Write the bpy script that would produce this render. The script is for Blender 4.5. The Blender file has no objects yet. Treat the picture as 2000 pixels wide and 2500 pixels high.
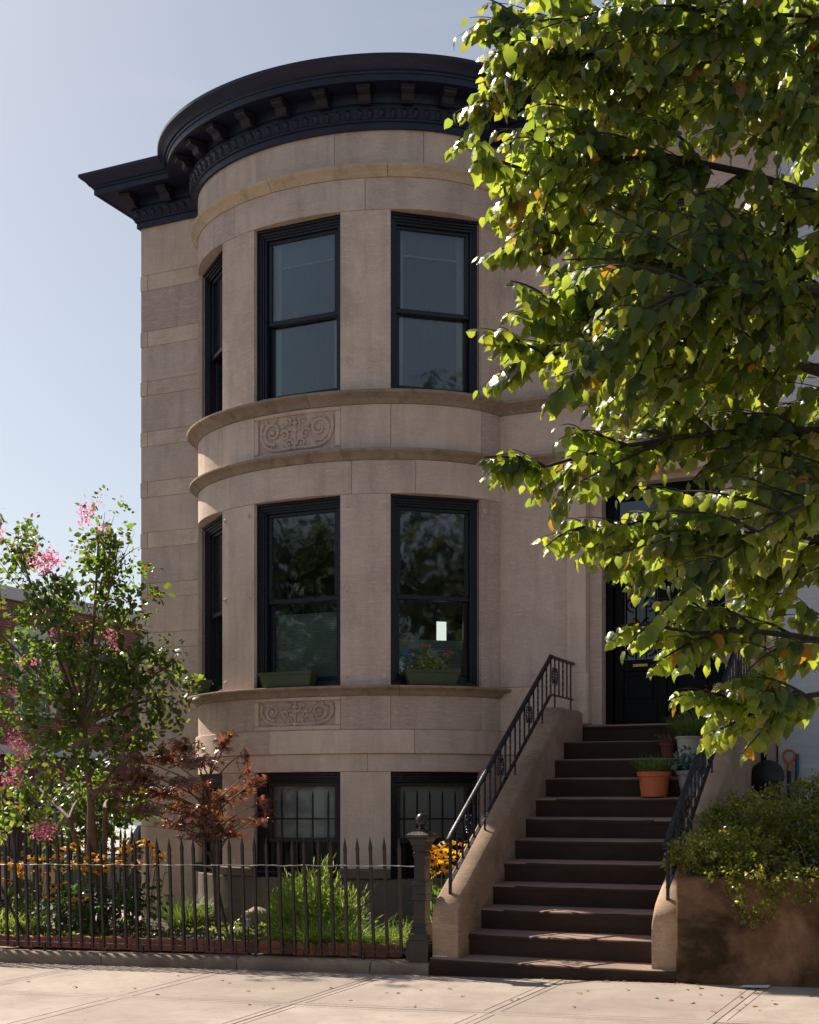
import bpy, bmesh, math, random
import numpy as np
from mathutils import Vector, Matrix
R = math.radians
scene = bpy.context.scene
col = scene.collection
# ------------------------------------------------------------------ camera
cd = bpy.data.cameras.new('camera')
cam = bpy.data.objects.new('camera', cd); col.objects.link(cam)
cam.location = (4.448, -10.375, 1.451)
cam.rotation_euler = (R(90), 0, 0.43855)
cd.sensor_fit = 'HORIZONTAL'; cd.sensor_width = 36.0; cd.lens = 60.30
cd.shift_y = 0.3577
cd.clip_start = 0.1; cd.clip_end = 2000
scene.camera = cam
# ------------------------------------------------------------------ sky, sun, exposure
SUN_EL, SUN_AZ = 43.5, 21.2          # elevation; degrees behind the facade line, from the left
sdir = Vector((-math.cos(R(SUN_EL))*math.cos(R(SUN_AZ)), math.cos(R(SUN_EL))*math.sin(R(SUN_AZ)), math.sin(R(SUN_EL))))
world = bpy.data.worlds.new('World'); scene.world = world; world.use_nodes = True
wn = world.node_tree.nodes; wl = world.node_tree.links; wn.clear()
sky = wn.new('ShaderNodeTexSky'); sky.sky_type = 'NISHITA'; sky.sun_disc = False
sky.sun_elevation = R(SUN_EL); sky.sun_rotation = math.atan2(sdir.x, sdir.y)
sky.air_density = 1.0; sky.dust_density = 1.1; sky.ozone_density = 1.0; sky.altitude = 20
bgn = wn.new('ShaderNodeBackground'); bgn.inputs['Strength'].default_value = 0.047
won = wn.new('ShaderNodeOutputWorld')
# thin high cirrus streaks
tc = wn.new('ShaderNodeTexCoord'); mp_ = wn.new('ShaderNodeMapping'); mp_.inputs['Scale'].default_value = (1.2, 1.2, 9.0)
cn = wn.new('ShaderNodeTexNoise'); cn.inputs['Scale'].default_value = 2.6; cn.inputs['Detail'].default_value = 6
cr = wn.new('ShaderNodeValToRGB'); cr.color_ramp.elements[0].position = 0.62; cr.color_ramp.elements[1].position = 0.92
cr.color_ramp.elements[1].color = (0.22, 0.22, 0.22, 1)
cm = wn.new('ShaderNodeMix'); cm.data_type = 'RGBA'; cm.inputs['B'].default_value = (9.0, 8.5, 8.3, 1)
wl.new(tc.outputs['Generated'], mp_.inputs['Vector']); wl.new(mp_.outputs['Vector'], cn.inputs['Vector'])
wl.new(cn.outputs['Fac'], cr.inputs['Fac']); wl.new(cr.outputs['Color'], cm.inputs['Factor'])
hs = wn.new('ShaderNodeHueSaturation'); hs.inputs['Saturation'].default_value = 0.60; wl.new(sky.outputs['Color'], hs.inputs['Color']); wl.new(hs.outputs['Color'], cm.inputs['A']); wl.new(cm.outputs['Result'], bgn.inputs['Color'])
wl.new(bgn.outputs['Background'], won.inputs['Surface'])
sd = bpy.data.lights.new('sun', 'SUN'); sd.energy = 3.5; sd.angle = R(0.55); sd.color = (1.0, 0.89, 0.74)
sun = bpy.data.objects.new('sun', sd); col.objects.link(sun)
sun.rotation_euler = (-sdir).to_track_quat('-Z', 'Y').to_euler(); sun.location = (-20, 10, 25)
scene.view_settings.view_transform = 'Standard'; scene.view_settings.look = 'None'
scene.view_settings.exposure = 1.2; scene.view_settings.gamma = 1.0; scene.view_settings.use_curve_mapping = False
scene.render.engine = 'CYCLES'
try:
    scene.cycles.use_denoising = True; scene.cycles.denoiser = 'OPENIMAGEDENOISE'
    scene.cycles.max_bounces = 8; scene.cycles.transparent_max_bounces = 12
    scene.cycles.caustics_reflective = False; scene.cycles.caustics_refractive = False
    scene.cycles.sample_clamp_indirect = 6.0
except Exception: pass
# ------------------------------------------------------------------ materials
MATS = {}
class NT:
    def __init__(s, name):
        s.m = bpy.data.materials.new(name); s.m.use_nodes = True
        s.n = s.m.node_tree.nodes; s.l = s.m.node_tree.links; s.n.clear()
        s.out = s.n.new('ShaderNodeOutputMaterial'); MATS[name] = s.m
    def new(s, t, **kw):
        x = s.n.new('ShaderNode' + t)
        for k, v in kw.items():
            if k in x.inputs: x.inputs[k].default_value = v
            else: setattr(x, k, v)
        return x
    def link(s, a, b): s.l.new(a, b)
    def coords(s, kind='Object', scale=(1, 1, 1), rot=(0, 0, 0)):
        t = s.new('TexCoord'); oi = s.new('ObjectInfo')
        mul = s.new('VectorMath', operation='SCALE'); mul.inputs[0].default_value = (7.3, 3.1, 5.7)
        s.link(oi.outputs['Random'], mul.inputs['Scale'])
        ad = s.new('VectorMath', operation='ADD'); s.link(t.outputs[kind], ad.inputs[0]); s.link(mul.outputs[0], ad.inputs[1])
        m = s.new('Mapping'); m.inputs['Scale'].default_value = scale; m.inputs['Rotation'].default_value = rot
        s.link(ad.outputs[0], m.inputs['Vector']); s.oi = oi
        return m.outputs['Vector']
    def noise(s, vec, scale, detail=4, rough=0.55, dist=0.0):
        x = s.new('TexNoise', Scale=scale, Detail=detail, Roughness=rough, Distortion=dist)
        s.link(vec, x.inputs['Vector']); return x.outputs['Fac']
    def ramp(s, fac, stops):
        x = s.new('ValToRGB'); e = x.color_ramp.elements
        while len(e) < len(stops): e.new(0.5)
        for i, (p, c) in enumerate(stops):
            e[i].position = p; e[i].color = (c[0], c[1], c[2], 1) if not isinstance(c, (int, float)) else (c, c, c, 1)
        s.link(fac, x.inputs['Fac']); return x.outputs['Color']
    def mix(s, fac, a, b, mode='MIX'):
        x = s.new('Mix', data_type='RGBA', blend_type=mode)
        for k, v in (('Factor', fac), ('A', a), ('B', b)):
            if isinstance(v, (int, float)): x.inputs[k].default_value = v
            elif isinstance(v, tuple): x.inputs[k].default_value = (v[0], v[1], v[2], 1)
            else: s.link(v, x.inputs[k])
        return x.outputs['Result']
    def math(s, op, a, b=0.0):
        x = s.new('Math', operation=op)
        for i, v in enumerate((a, b)):
            if isinstance(v, (int, float)): x.inputs[i].default_value = v
            else: s.link(v, x.inputs[i])
        return x.outputs[0]
    def bump(s, h, strength=0.3, dist=0.01):
        x = s.new('Bump', Strength=strength, Distance=dist); s.link(h, x.inputs['Height']); return x.outputs['Normal']
    def bsdf(s, color, rough=0.7, normal=None, metal=0.0, spec=0.5, coat=0.0):
        p = s.new('BsdfPrincipled'); p.inputs['Metallic'].default_value = metal
        p.inputs['Specular IOR Level'].default_value = spec; p.inputs['Coat Weight'].default_value = coat
        if isinstance(color, tuple): p.inputs['Base Color'].default_value = (*color, 1)
        else: s.link(color, p.inputs['Base Color'])
        if isinstance(rough, (int, float)): p.inputs['Roughness'].default_value = rough
        else: s.link(rough, p.inputs['Roughness'])
        if normal is not None: s.link(normal, p.inputs['Normal'])
        return p.outputs[0]
    def done(s, sh): s.link(sh, s.out.inputs['Surface']); return s.m

def stone_mat(name, c, var=0.16, sr=(0.50, 0.78), tint=0.10, stain=0.25, bump=0.25, rough=0.85, scale=1.0, stain_col=(0.45, 0.42, 0.40), streak=True):
    t = NT(name); v = t.coords()
    lo = tuple(x*(1-var) for x in c); hi = tuple(min(1, x*(1+var)) for x in c)
    base = t.ramp(t.noise(v, 2.2*scale, 5, 0.6, 0.4), [(0.30, lo), (0.70, hi)])
    tn = t.ramp(t.oi.outputs['Random'], [(0.0, 1-tint), (1.0, 1+tint*0.8)])
    base = t.mix(1.0, base, tn, 'MULTIPLY')
    warm = t.ramp(t.oi.outputs['Random'], [(0.0, (1.0, 0.96, 0.97)), (0.5, (1, 1, 1)), (1.0, (1.0, 0.985, 0.93))])
    base = t.mix(1.0, base, warm, 'MULTIPLY')
    # wispy tooling strokes
    vs = t.coords(scale=(3.0, 3.0, 22.0), rot=(0.0, 0.5, 0.0))
    wisp = t.noise(vs, 2.4*scale, 4, 0.7, 1.2)
    base = t.mix(t.ramp(wisp, [(0.48, 0.0), (0.68, 0.6)]), base, tuple(min(1, x*1.28) for x in c))
    if stain > 0:
        if streak:
            vv = t.coords(scale=(5.0, 5.0, 0.7)); st = t.noise(vv, 1.3*scale, 5, 0.6, 0.3)
        else: st = t.noise(v, 1.1*scale, 5, 0.65, 0.6)
        base = t.mix(t.math('MULTIPLY', t.ramp(st, [(sr[0], 0.0), (sr[1], 1.0)]), stain), base, t.mix(1.0, base, stain_col, 'MULTIPLY'))
    sp = t.noise(v, 140*scale, 2, 0.5)
    base = t.mix(0.26, base, t.mix(1.0, base, t.ramp(sp, [(0.3, 0.4), (0.7, 1.6)]), 'MULTIPLY'))
    h = t.math('ADD', t.math('MULTIPLY', t.noise(v, 60*scale, 4, 0.6), 0.5), t.math('MULTIPLY', wisp, 0.5))
    return t.done(t.bsdf(base, rough, t.bump(h, bump, 0.008), spec=0.25))

def paint_mat(name, c, rough=0.35, var=0.12, bump=0.05, metal=0.0, spec=0.5, scale=30, tint=0.0):
    t = NT(name); v = t.coords()
    n = t.noise(v, scale*0.15, 4, 0.6); f = t.noise(v, scale, 3, 0.5)
    base = t.ramp(n, [(0.3, tuple(x*(1-var) for x in c)), (0.7, tuple(min(1, x*(1+var)) for x in c))])
    if tint: base = t.mix(1.0, base, t.ramp(t.oi.outputs['Random'], [(0, 1-tint), (1, 1+tint)]), 'MULTIPLY')
    rg = t.ramp(f, [(0.3, max(0.02, rough-0.1)), (0.7, min(1, rough+0.12))])
    return t.done(t.bsdf(base, rg, t.bump(f, bump, 0.004), metal, spec))

stone_mat('limestone_light', (0.74, 0.59, 0.485), sr=(0.47, 0.76), var=0.18, tint=0.12, stain=0.5, stain_col=(0.62, 0.58, 0.57), bump=0.45)
stone_mat('limestone', (0.68, 0.535, 0.46), sr=(0.47, 0.76), var=0.13, tint=0.17, stain=0.5, stain_col=(0.62, 0.58, 0.57), bump=0.4)
stone_mat('limestone_moulding', (0.64, 0.49, 0.35), stain=0.55, stain_col=(0.5, 0.46, 0.44), bump=0.2)
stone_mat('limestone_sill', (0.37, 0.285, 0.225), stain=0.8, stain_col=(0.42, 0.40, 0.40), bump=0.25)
stone_mat('rubble_base', (0.20, 0.165, 0.135), stain=0.5, bump=0.6)
stone_mat('brownstone_tread', (0.32, 0.21, 0.17), stain=0.45, bump=0.35, streak=False, tint=0.1)  # lighter copy of the step stone; wear and sunlight put into its colour
stone_mat('brownstone', (0.046, 0.031, 0.024), stain=0.35, bump=0.35, streak=False, tint=0.12)  # riser copy of the step stone; deep shade put into its near-black colour
stone_mat('cheek_stone', (0.43, 0.305, 0.215), sr=(0.44, 0.70), var=0.25, stain=0.8, stain_col=(0.42, 0.40, 0.38), bump=0.7, streak=False)
stone_mat('curb_stone', (0.25, 0.19, 0.145), var=0.25, stain=0.7, stain_col=(0.35, 0.33, 0.30), bump=0.7, streak=False)
stone_mat('planter_concrete', (0.23, 0.13, 0.075), sr=(0.40, 0.62), var=0.35, tint=0.02, stain=1.0, stain_col=(0.13, 0.14, 0.11), bump=0.3, streak=False, scale=0.9)
stone_mat('white_render', (0.62, 0.65, 0.70), var=0.05, tint=0.03, stain=0.2, stain_col=(0.75, 0.76, 0.78), bump=0.15)
stone_mat('side_brick', (0.24, 0.17, 0.14), stain=0.3)
stone_mat('rock', (0.42, 0.32, 0.24), stain=0.4, bump=0.6, streak=False)
stone_mat('white_trim', (0.66, 0.63, 0.60), var=0.05, stain=0.15, bump=0.1)
paint_mat('cornice_paint', (0.010, 0.012, 0.038), rough=0.42, var=0.25, bump=0.12, tint=0.12)
paint_mat('bracket_paint', (0.018, 0.014, 0.024), rough=0.55, var=0.25, bump=0.1, tint=0.15)
paint_mat('window_paint', (0.006, 0.0075, 0.016), rough=0.34, var=0.15, bump=0.0)
paint_mat('basement_frame', (0.040, 0.036, 0.036), rough=0.5, var=0.15)
paint_mat('door_paint', (0.004, 0.004, 0.005), rough=0.42, var=0.2, bump=0.0, spec=0.12)
paint_mat('railing_paint', (0.008, 0.009, 0.016), rough=0.30, var=0.3, bump=0.04, scale=60)
paint_mat('fence_iron', (0.030, 0.022, 0.020), rough=0.5, var=0.35, bump=0.15, scale=80, tint=0.2)
paint_mat('post_iron', (0.026, 0.019, 0.020), rough=0.32, var=0.3, bump=0.35, scale=70)
paint_mat('wire', (0.55, 0.53, 0.50), rough=0.35, metal=0.9)
paint_mat('edging_clay', (0.30, 0.105, 0.062), rough=0.8, var=0.3, bump=0.5, tint=0.22)
paint_mat('terracotta', (0.56, 0.145, 0.055), rough=0.55, var=0.08, bump=0.05)
paint_mat('dark_clay', (0.17, 0.05, 0.035), rough=0.8, var=0.2)
paint_mat('white_ceramic', (0.58, 0.53, 0.47), rough=0.6, var=0.12, bump=0.2)
paint_mat('grey_plastic', (0.26, 0.27, 0.32), rough=0.5, var=0.08)
paint_mat('green_plastic', (0.055, 0.075, 0.035), rough=0.5, var=0.1)
paint_mat('black_plastic', (0.012, 0.012, 0.013), rough=0.45)
paint_mat('orange_plastic', (0.60, 0.17, 0.02), rough=0.4)
paint_mat('teal_plastic', (0.03, 0.09, 0.13), rough=0.5)
paint_mat('burgundy', (0.11, 0.012, 0.030), rough=0.6, var=0.1)
paint_mat('silver_paint', (0.20, 0.21, 0.22), spec=0.25, rough=0.4, var=0.03, metal=0.0, bump=0.0)
paint_mat('van_paint', (0.10, 0.13, 0.17), spec=0.15, rough=0.5, var=0.04, bump=0.0)
paint_mat('rubber', (0.015, 0.015, 0.015), rough=0.8)
paint_mat('hub_metal', (0.35, 0.35, 0.36), rough=0.35, metal=0.8)
paint_mat('red_lamp', (0.35, 0.01, 0.01), rough=0.2)
paint_mat('amber_lamp', (0.7, 0.28, 0.03), rough=0.2)
paint_mat('dark_glass', (0.012, 0.014, 0.018), rough=0.06, spec=0.8, bump=0.0)
paint_mat('interior_wall', (0.10, 0.085, 0.07), rough=0.9)
paint_mat('interior_dark', (0.030, 0.024, 0.020), rough=0.9)
paint_mat('sheer', (0.17, 0.18, 0.20), rough=0.9, var=0.12, scale=8)
paint_mat('pale_shade', (0.24, 0.265, 0.30), rough=0.9, var=0.1, scale=8)
paint_mat('paper', (0.75, 0.76, 0.78), rough=0.8)
paint_mat('label_yellow', (0.65, 0.50, 0.04), rough=0.6)
paint_mat('sticker_blue', (0.03, 0.12, 0.30), rough=0.4)
paint_mat('soil', (0.050, 0.036, 0.026), rough=0.95, var=0.4, bump=0.8, scale=60)
paint_mat('bark', (0.050, 0.038, 0.030), rough=0.9, var=0.35, bump=0.7, scale=50)
paint_mat('myrtle_bark', (0.16, 0.095, 0.065), rough=0.75, var=0.35, bump=0.4, scale=40)
paint_mat('maple_bark', (0.14, 0.075, 0.05), rough=0.8, var=0.3, bump=0.4)
paint_mat('stem_green', (0.06, 0.11, 0.03), rough=0.7)
paint_mat('dry_stem', (0.22, 0.15, 0.10), rough=0.9)
paint_mat('disc_brown', (0.02, 0.011, 0.008), rough=0.9)
paint_mat('lamp_metal', (0.5, 0.5, 0.5), rough=0.25, metal=0.9)
paint_mat('frosted', (0.55, 0.56, 0.54), rough=0.3)
paint_mat('brass', (0.45, 0.28, 0.12), rough=0.35, metal=1.0)
def cell_shade():
    t = NT('cellular_shade'); v = t.coords('Object')
    w = t.new('TexWave', Scale=13.0, wave_type='BANDS', bands_direction='Z'); t.link(v, w.inputs['Vector'])
    c = t.ramp(w.outputs['Fac'], [(0, (0.26, 0.29, 0.27)), (1, (0.40, 0.44, 0.42))])
    t.done(t.bsdf(c, 0.9, t.bump(w.outputs['Fac'], 0.4, 0.02)))
cell_shade()
def glass(name, tint, refl, rough=0.015, wave=0.05, ws=3.0):
    t = NT(name); v = t.coords('Object')
    nrm = t.bump(t.noise(v, ws, 2, 0.5, 0.6), wave, 0.03)
    g = t.new('BsdfGlossy', Roughness=rough); g.inputs['Color'].default_value = (0.95, 0.97, 1, 1); t.link(nrm, g.inputs['Normal'])
    tr = t.new('BsdfTransparent'); tr.inputs['Color'].default_value = (*tint, 1)
    fr = t.new('Fresnel', IOR=1.5); t.link(nrm, fr.inputs['Normal'])
    f = t.math('MINIMUM', t.math('MULTIPLY', fr.outputs[0], refl), 1.0)
    mx = t.new('MixShader'); t.link(f, mx.inputs[0]); t.link(tr.outputs[0], mx.inputs[1]); t.link(g.outputs[0], mx.inputs[2])
    t.done(mx.outputs[0])
glass('window_glass', (0.80, 0.86, 0.86), 1.6, 0.035, 0.05, 2.6)
glass('basement_glass', (0.88, 0.9, 0.9), 0.8, 0.03, 0.01, 2.2)
paint_mat('lace_curtain', (0.62, 0.64, 0.62), rough=0.9, var=0.1, scale=12)
glass('screened_glass', (0.30, 0.31, 0.33), 0.9, 0.12)
def emit(name, c, s):
    t = NT(name); e = t.new('Emission', Strength=s); e.inputs['Color'].default_value = (*c, 1); t.done(e.outputs[0])
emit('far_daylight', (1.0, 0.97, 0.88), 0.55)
def concrete():
    t = NT('sidewalk_concrete'); v = t.coords()
    base = t.ramp(t.noise(v, 1.3, 6, 0.65, 0.5), [(0.28, (0.30, 0.252, 0.222)), (0.72, (0.43, 0.368, 0.33))])
    base = t.mix(1.0, base, t.ramp(t.oi.outputs['Random'], [(0, 0.88), (1, 1.08)]), 'MULTIPLY')
    st = t.noise(v, 0.9, 6, 0.7, 1.0)
    base = t.mix(t.ramp(st, [(0.52, 0.0), (0.80, 0.5)]), base, (0.27, 0.225, 0.185))
    sp = t.noise(v, 90, 3, 0.6)
    base = t.mix(t.ramp(sp, [(0.58, 0.0), (0.75, 0.35)]), base, (0.22, 0.19, 0.16))
    dots = t.new('TexVoronoi', Scale=7.0); t.link(v, dots.inputs['Vector'])
    base = t.mix(t.ramp(dots.outputs['Distance'], [(0.02, 0.55), (0.07, 0.0)]), base, (0.20, 0.165, 0.14))
    grime = t.noise(v, 3.7, 8, 0.72, 0.8)
    base = t.mix(t.ramp(grime, [(0.46, 0.0), (0.70, 0.45)]), base, (0.235, 0.195, 0.162))
    gum = t.new('TexVoronoi', Scale=2.3); t.link(v, gum.inputs['Vector'])
    base = t.mix(t.ramp(gum.outputs['Distance'], [(0.030, 0.6), (0.042, 0.0)]), base, (0.13, 0.115, 0.105))
    ck = t.new('TexVoronoi', Scale=0.9, feature='DISTANCE_TO_EDGE'); wv = t.new('VectorMath', operation='ADD'); nz = t.new('TexNoise', Scale=4.0, Detail=4.0)
    t.link(v, nz.inputs['Vector']); t.link(v, wv.inputs[0]); t.link(nz.outputs['Color'], wv.inputs[1]); t.link(wv.outputs[0], ck.inputs['Vector'])
    crk = t.math('MULTIPLY', t.ramp(ck.outputs['Distance'], [(0.003, 1.0), (0.008, 0.0)]), t.ramp(st, [(0.5, 0.0), (0.62, 0.6)]))
    base = t.mix(crk, base, (0.10, 0.085, 0.07))
    br = t.coords(scale=(1, 90, 1)); bn = t.noise(br, 1.0, 3, 0.5, 0.1)
    h = t.math('ADD', t.math('MULTIPLY', bn, 0.8), t.math('MULTIPLY', sp, 0.6))
    t.done(t.bsdf(base, 0.9, t.bump(h, 0.28, 0.006), spec=0.2))
concrete()
def asphalt():
    t = NT('asphalt'); v = t.coords(); n = t.noise(v, 60, 4, 0.7)
    c = t.ramp(t.noise(v, 0.8, 5, 0.6), [(0.3, (0.09, 0.088, 0.085)), (0.7, (0.13, 0.125, 0.12))])
    t.done(t.bsdf(t.mix(0.3, c, t.ramp(n, [(0.3, 0.02), (0.7, 0.12)])), 0.9, t.bump(n, 0.5, 0.01)))
asphalt()
paint_mat('ground_earth', (0.09, 0.085, 0.075), rough=0.95, var=0.3, bump=0.3)
def far_brick():
    t = NT('far_brick'); tcn = t.new('TexCoord'); sx = t.new('SeparateXYZ'); t.link(tcn.outputs['Object'], sx.inputs[0])
    cx = t.new('CombineXYZ'); t.link(t.math('ADD', sx.outputs['X'], sx.outputs['Y']), cx.inputs['X']); t.link(sx.outputs['Z'], cx.inputs['Y'])
    b = t.new('TexBrick', Scale=1.0, offset=0.5)
    for k, x in (('Mortar Size', 0.008), ('Brick Width', 0.22), ('Row Height', 0.075)): b.inputs[k].default_value = x
    b.inputs['Color1'].default_value = (0.27, 0.065, 0.045, 1); b.inputs['Color2'].default_value = (0.20, 0.05, 0.04, 1); b.inputs['Mortar'].default_value = (0.30, 0.22, 0.19, 1)
    t.link(cx.outputs[0], b.inputs['Vector'])
    t.done(t.bsdf(b.outputs['Color'], 0.9, t.bump(b.outputs['Fac'], -0.4, 0.01)))
far_brick()
def leaf_mat(name, top, under, trans, tfac=0.42, rough=0.38, alt=None, altp=0.93, var=0.35, hue=None, spec=0.5, vein=False):
    """two-sided thin leaf: darker upper face, paler underside, light passing through"""
    t = NT(name); oi = t.new('ObjectInfo'); at = t.new('Attribute', attribute_name='rnd')
    r = t.math('FRACT', t.math('ADD', at.outputs['Fac'], oi.outputs['Random']))
    geo = t.new('NewGeometry')
    br = t.ramp(r, [(0.0, 1-var), (1.0, 1+var)])
    cc = t.mix(geo.outputs['Backfacing'], top, under)
    cc = t.mix(1.0, cc, br, 'MULTIPLY'); tr = t.mix(1.0, trans, br, 'MULTIPLY')
    if hue:
        r2 = t.math('FRACT', t.math('MULTIPLY', r, 7.31))
        hm = t.ramp(r2, [(0.0, (1, 1, 1)), (1.0, hue)])
        cc = t.mix(1.0, cc, hm, 'MULTIPLY'); tr = t.mix(1.0, tr, hm, 'MULTIPLY')
    if alt:
        f = t.math('GREATER_THAN', r, altp); cc = t.mix(f, cc, alt[0]); tr = t.mix(f, tr, alt[1])
    nrm = None
    if vein:
        tcn = t.new('TexCoord'); nz = t.new('TexNoise', Scale=45.0, Detail=2.0); t.link(tcn.outputs['Object'], nz.inputs['Vector'])
        nrm = t.bump(nz.outputs['Fac'], 0.35, 0.01)
    p = t.bsdf(cc, rough, nrm, spec=spec)
    tl = t.new('BsdfTranslucent'); t.link(tr, tl.inputs['Color'])
    mx = t.new('MixShader'); mx.inputs[0].default_value = tfac
    t.link(p, mx.inputs[1]); t.link(tl.outputs[0], mx.inputs[2]); t.done(mx.outputs[0])
leaf_mat('linden_leaf', (0.042, 0.078, 0.016), (0.40, 0.355, 0.235), (0.44, 0.61, 0.06), 0.48, 0.34, alt=((0.42, 0.20, 0.03), (0.65, 0.34, 0.04)), altp=0.984, hue=(1.25, 1.0, 0.7), vein=True, spec=0.6)
leaf_mat('linden_bract', (0.40, 0.26, 0.06), (0.42, 0.26, 0.08), (0.70, 0.46, 0.08), 0.45, 0.5, hue=(1.0, 0.7, 0.5))
leaf_mat('myrtle_leaf', (0.034, 0.072, 0.018), (0.060, 0.10, 0.034), (0.25, 0.42, 0.04), 0.40, 0.36, alt=((0.17, 0.08, 0.03), (0.35, 0.16, 0.03)), altp=0.95, hue=(1.2, 1.0, 0.7), spec=0.7)
leaf_mat('myrtle_petal', (0.85, 0.15, 0.36), (0.85, 0.17, 0.38), (0.95, 0.24, 0.46), 0.5, 0.6, hue=(1.0, 1.4, 1.2))
leaf_mat('maple_leaf', (0.28, 0.14, 0.16), (0.16, 0.065, 0.065), (0.60, 0.14, 0.06), 0.34, 0.24, alt=((0.10, 0.055, 0.012), (0.50, 0.28, 0.03)), altp=0.88, hue=(1.0, 1.5, 1.0), spec=0.7)  # pinkish glints of the glossy upper faces are put into the top colour
leaf_mat('hedge_leaf', (0.085, 0.125, 0.025), (0.10, 0.14, 0.04), (0.52, 0.58, 0.06), 0.40, 0.3, alt=((0.25, 0.10, 0.03), (0.5, 0.25, 0.04)), altp=0.97, hue=(1.3, 1.05, 0.7), spec=0.7)
leaf_mat('shrub_leaf', (0.13, 0.22, 0.045), (0.13, 0.22, 0.05), (0.45, 0.66, 0.12), 0.42, 0.45, hue=(1.2, 1.0, 0.8))
leaf_mat('grass_blade', (0.12, 0.21, 0.045), (0.12, 0.21, 0.05), (0.45, 0.66, 0.12), 0.42, 0.35, hue=(1.25, 1.0, 0.8), spec=0.6)
leaf_mat('cover_leaf', (0.085, 0.14, 0.035), (0.09, 0.14, 0.04), (0.34, 0.50, 0.07), 0.36, 0.4, alt=((0.20, 0.13, 0.06), (0.25, 0.15, 0.05)), altp=0.9, hue=(1.3, 1.0, 0.7))
leaf_mat('susan_leaf', (0.050, 0.10, 0.035), (0.065, 0.12, 0.045), (0.24, 0.42, 0.06), 0.34, 0.35)
leaf_mat('susan_petal', (0.85, 0.38, 0.012), (0.85, 0.38, 0.02), (0.95, 0.50, 0.02), 0.42, 0.5, hue=(1.0, 1.15, 1.0))
leaf_mat('senecio_leaf', (0.16, 0.24, 0.23), (0.18, 0.26, 0.25), (0.15, 0.22, 0.18), 0.25, 0.6)
leaf_mat('herb_leaf', (0.10, 0.17, 0.035), (0.11, 0.18, 0.045), (0.30, 0.42, 0.06), 0.35, 0.5)
leaf_mat('dry_leaf', (0.30, 0.22, 0.18), (0.19, 0.15, 0.12), (0.2, 0.15, 0.1), 0.25, 0.8)
leaf_mat('lime_leaf', (0.25, 0.28, 0.06), (0.25, 0.28, 0.08), (0.5, 0.55, 0.08), 0.4, 0.5)
leaf_mat('fallen_leaf', (0.36, 0.17, 0.05), (0.45, 0.30, 0.16), (0.4, 0.2, 0.05), 0.2, 0.7, hue=(1.3, 1.5, 2.2))
leaf_mat('pink_flower', (0.50, 0.20, 0.20), (0.5, 0.2, 0.2), (0.5, 0.2, 0.2), 0.3, 0.7)
leaf_mat('white_flower', (0.75, 0.70, 0.75), (0.7, 0.6, 0.7), (0.7, 0.6, 0.7), 0.3, 0.7, alt=((0.45, 0.18, 0.45), (0.45, 0.18, 0.45)), altp=0.6)
leaf_mat('coleus_leaf', (0.28, 0.09, 0.07), (0.2, 0.06, 0.05), (0.3, 0.08, 0.05), 0.3, 0.6)
leaf_mat('far_leaf', (0.030, 0.045, 0.016), (0.045, 0.065, 0.025), (0.13, 0.20, 0.03), 0.3, 0.5)

# ------------------------------------------------------------------ geometry helpers
WORLD = {}
def wm(o): return WORLD.get(o.name, Matrix.Identity(4))
def reg(o, m=None): WORLD[o.name] = m or Matrix.Identity(4)
def link(o, parent=None, world=None):
    """link o, keep its wanted world matrix under its parent"""
    world = world or Matrix.Identity(4)
    col.objects.link(o); reg(o, world)
    if parent is not None:
        o.parent = parent; o.matrix_local = wm(parent).inverted() @ world
    else: o.matrix_local = world
    return o
def tag(o, label=None, cat=None, group=None, kind=None):
    if label: o['label'] = label
    if cat: o['category'] = cat
    if group: o['group'] = group
    if kind: o['kind'] = kind
    return o
def thing(name, loc, label, cat, group=None, kind=None):
    o = bpy.data.objects.new(name, None); o.empty_display_size = 0.2
    link(o, None, Matrix.Translation(Vector(loc)))
    return tag(o, label, cat, group, kind)
def inst(mesh, name, parent=None, m=None):
    o = bpy.data.objects.new(name, mesh); return link(o, parent, m)
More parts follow.
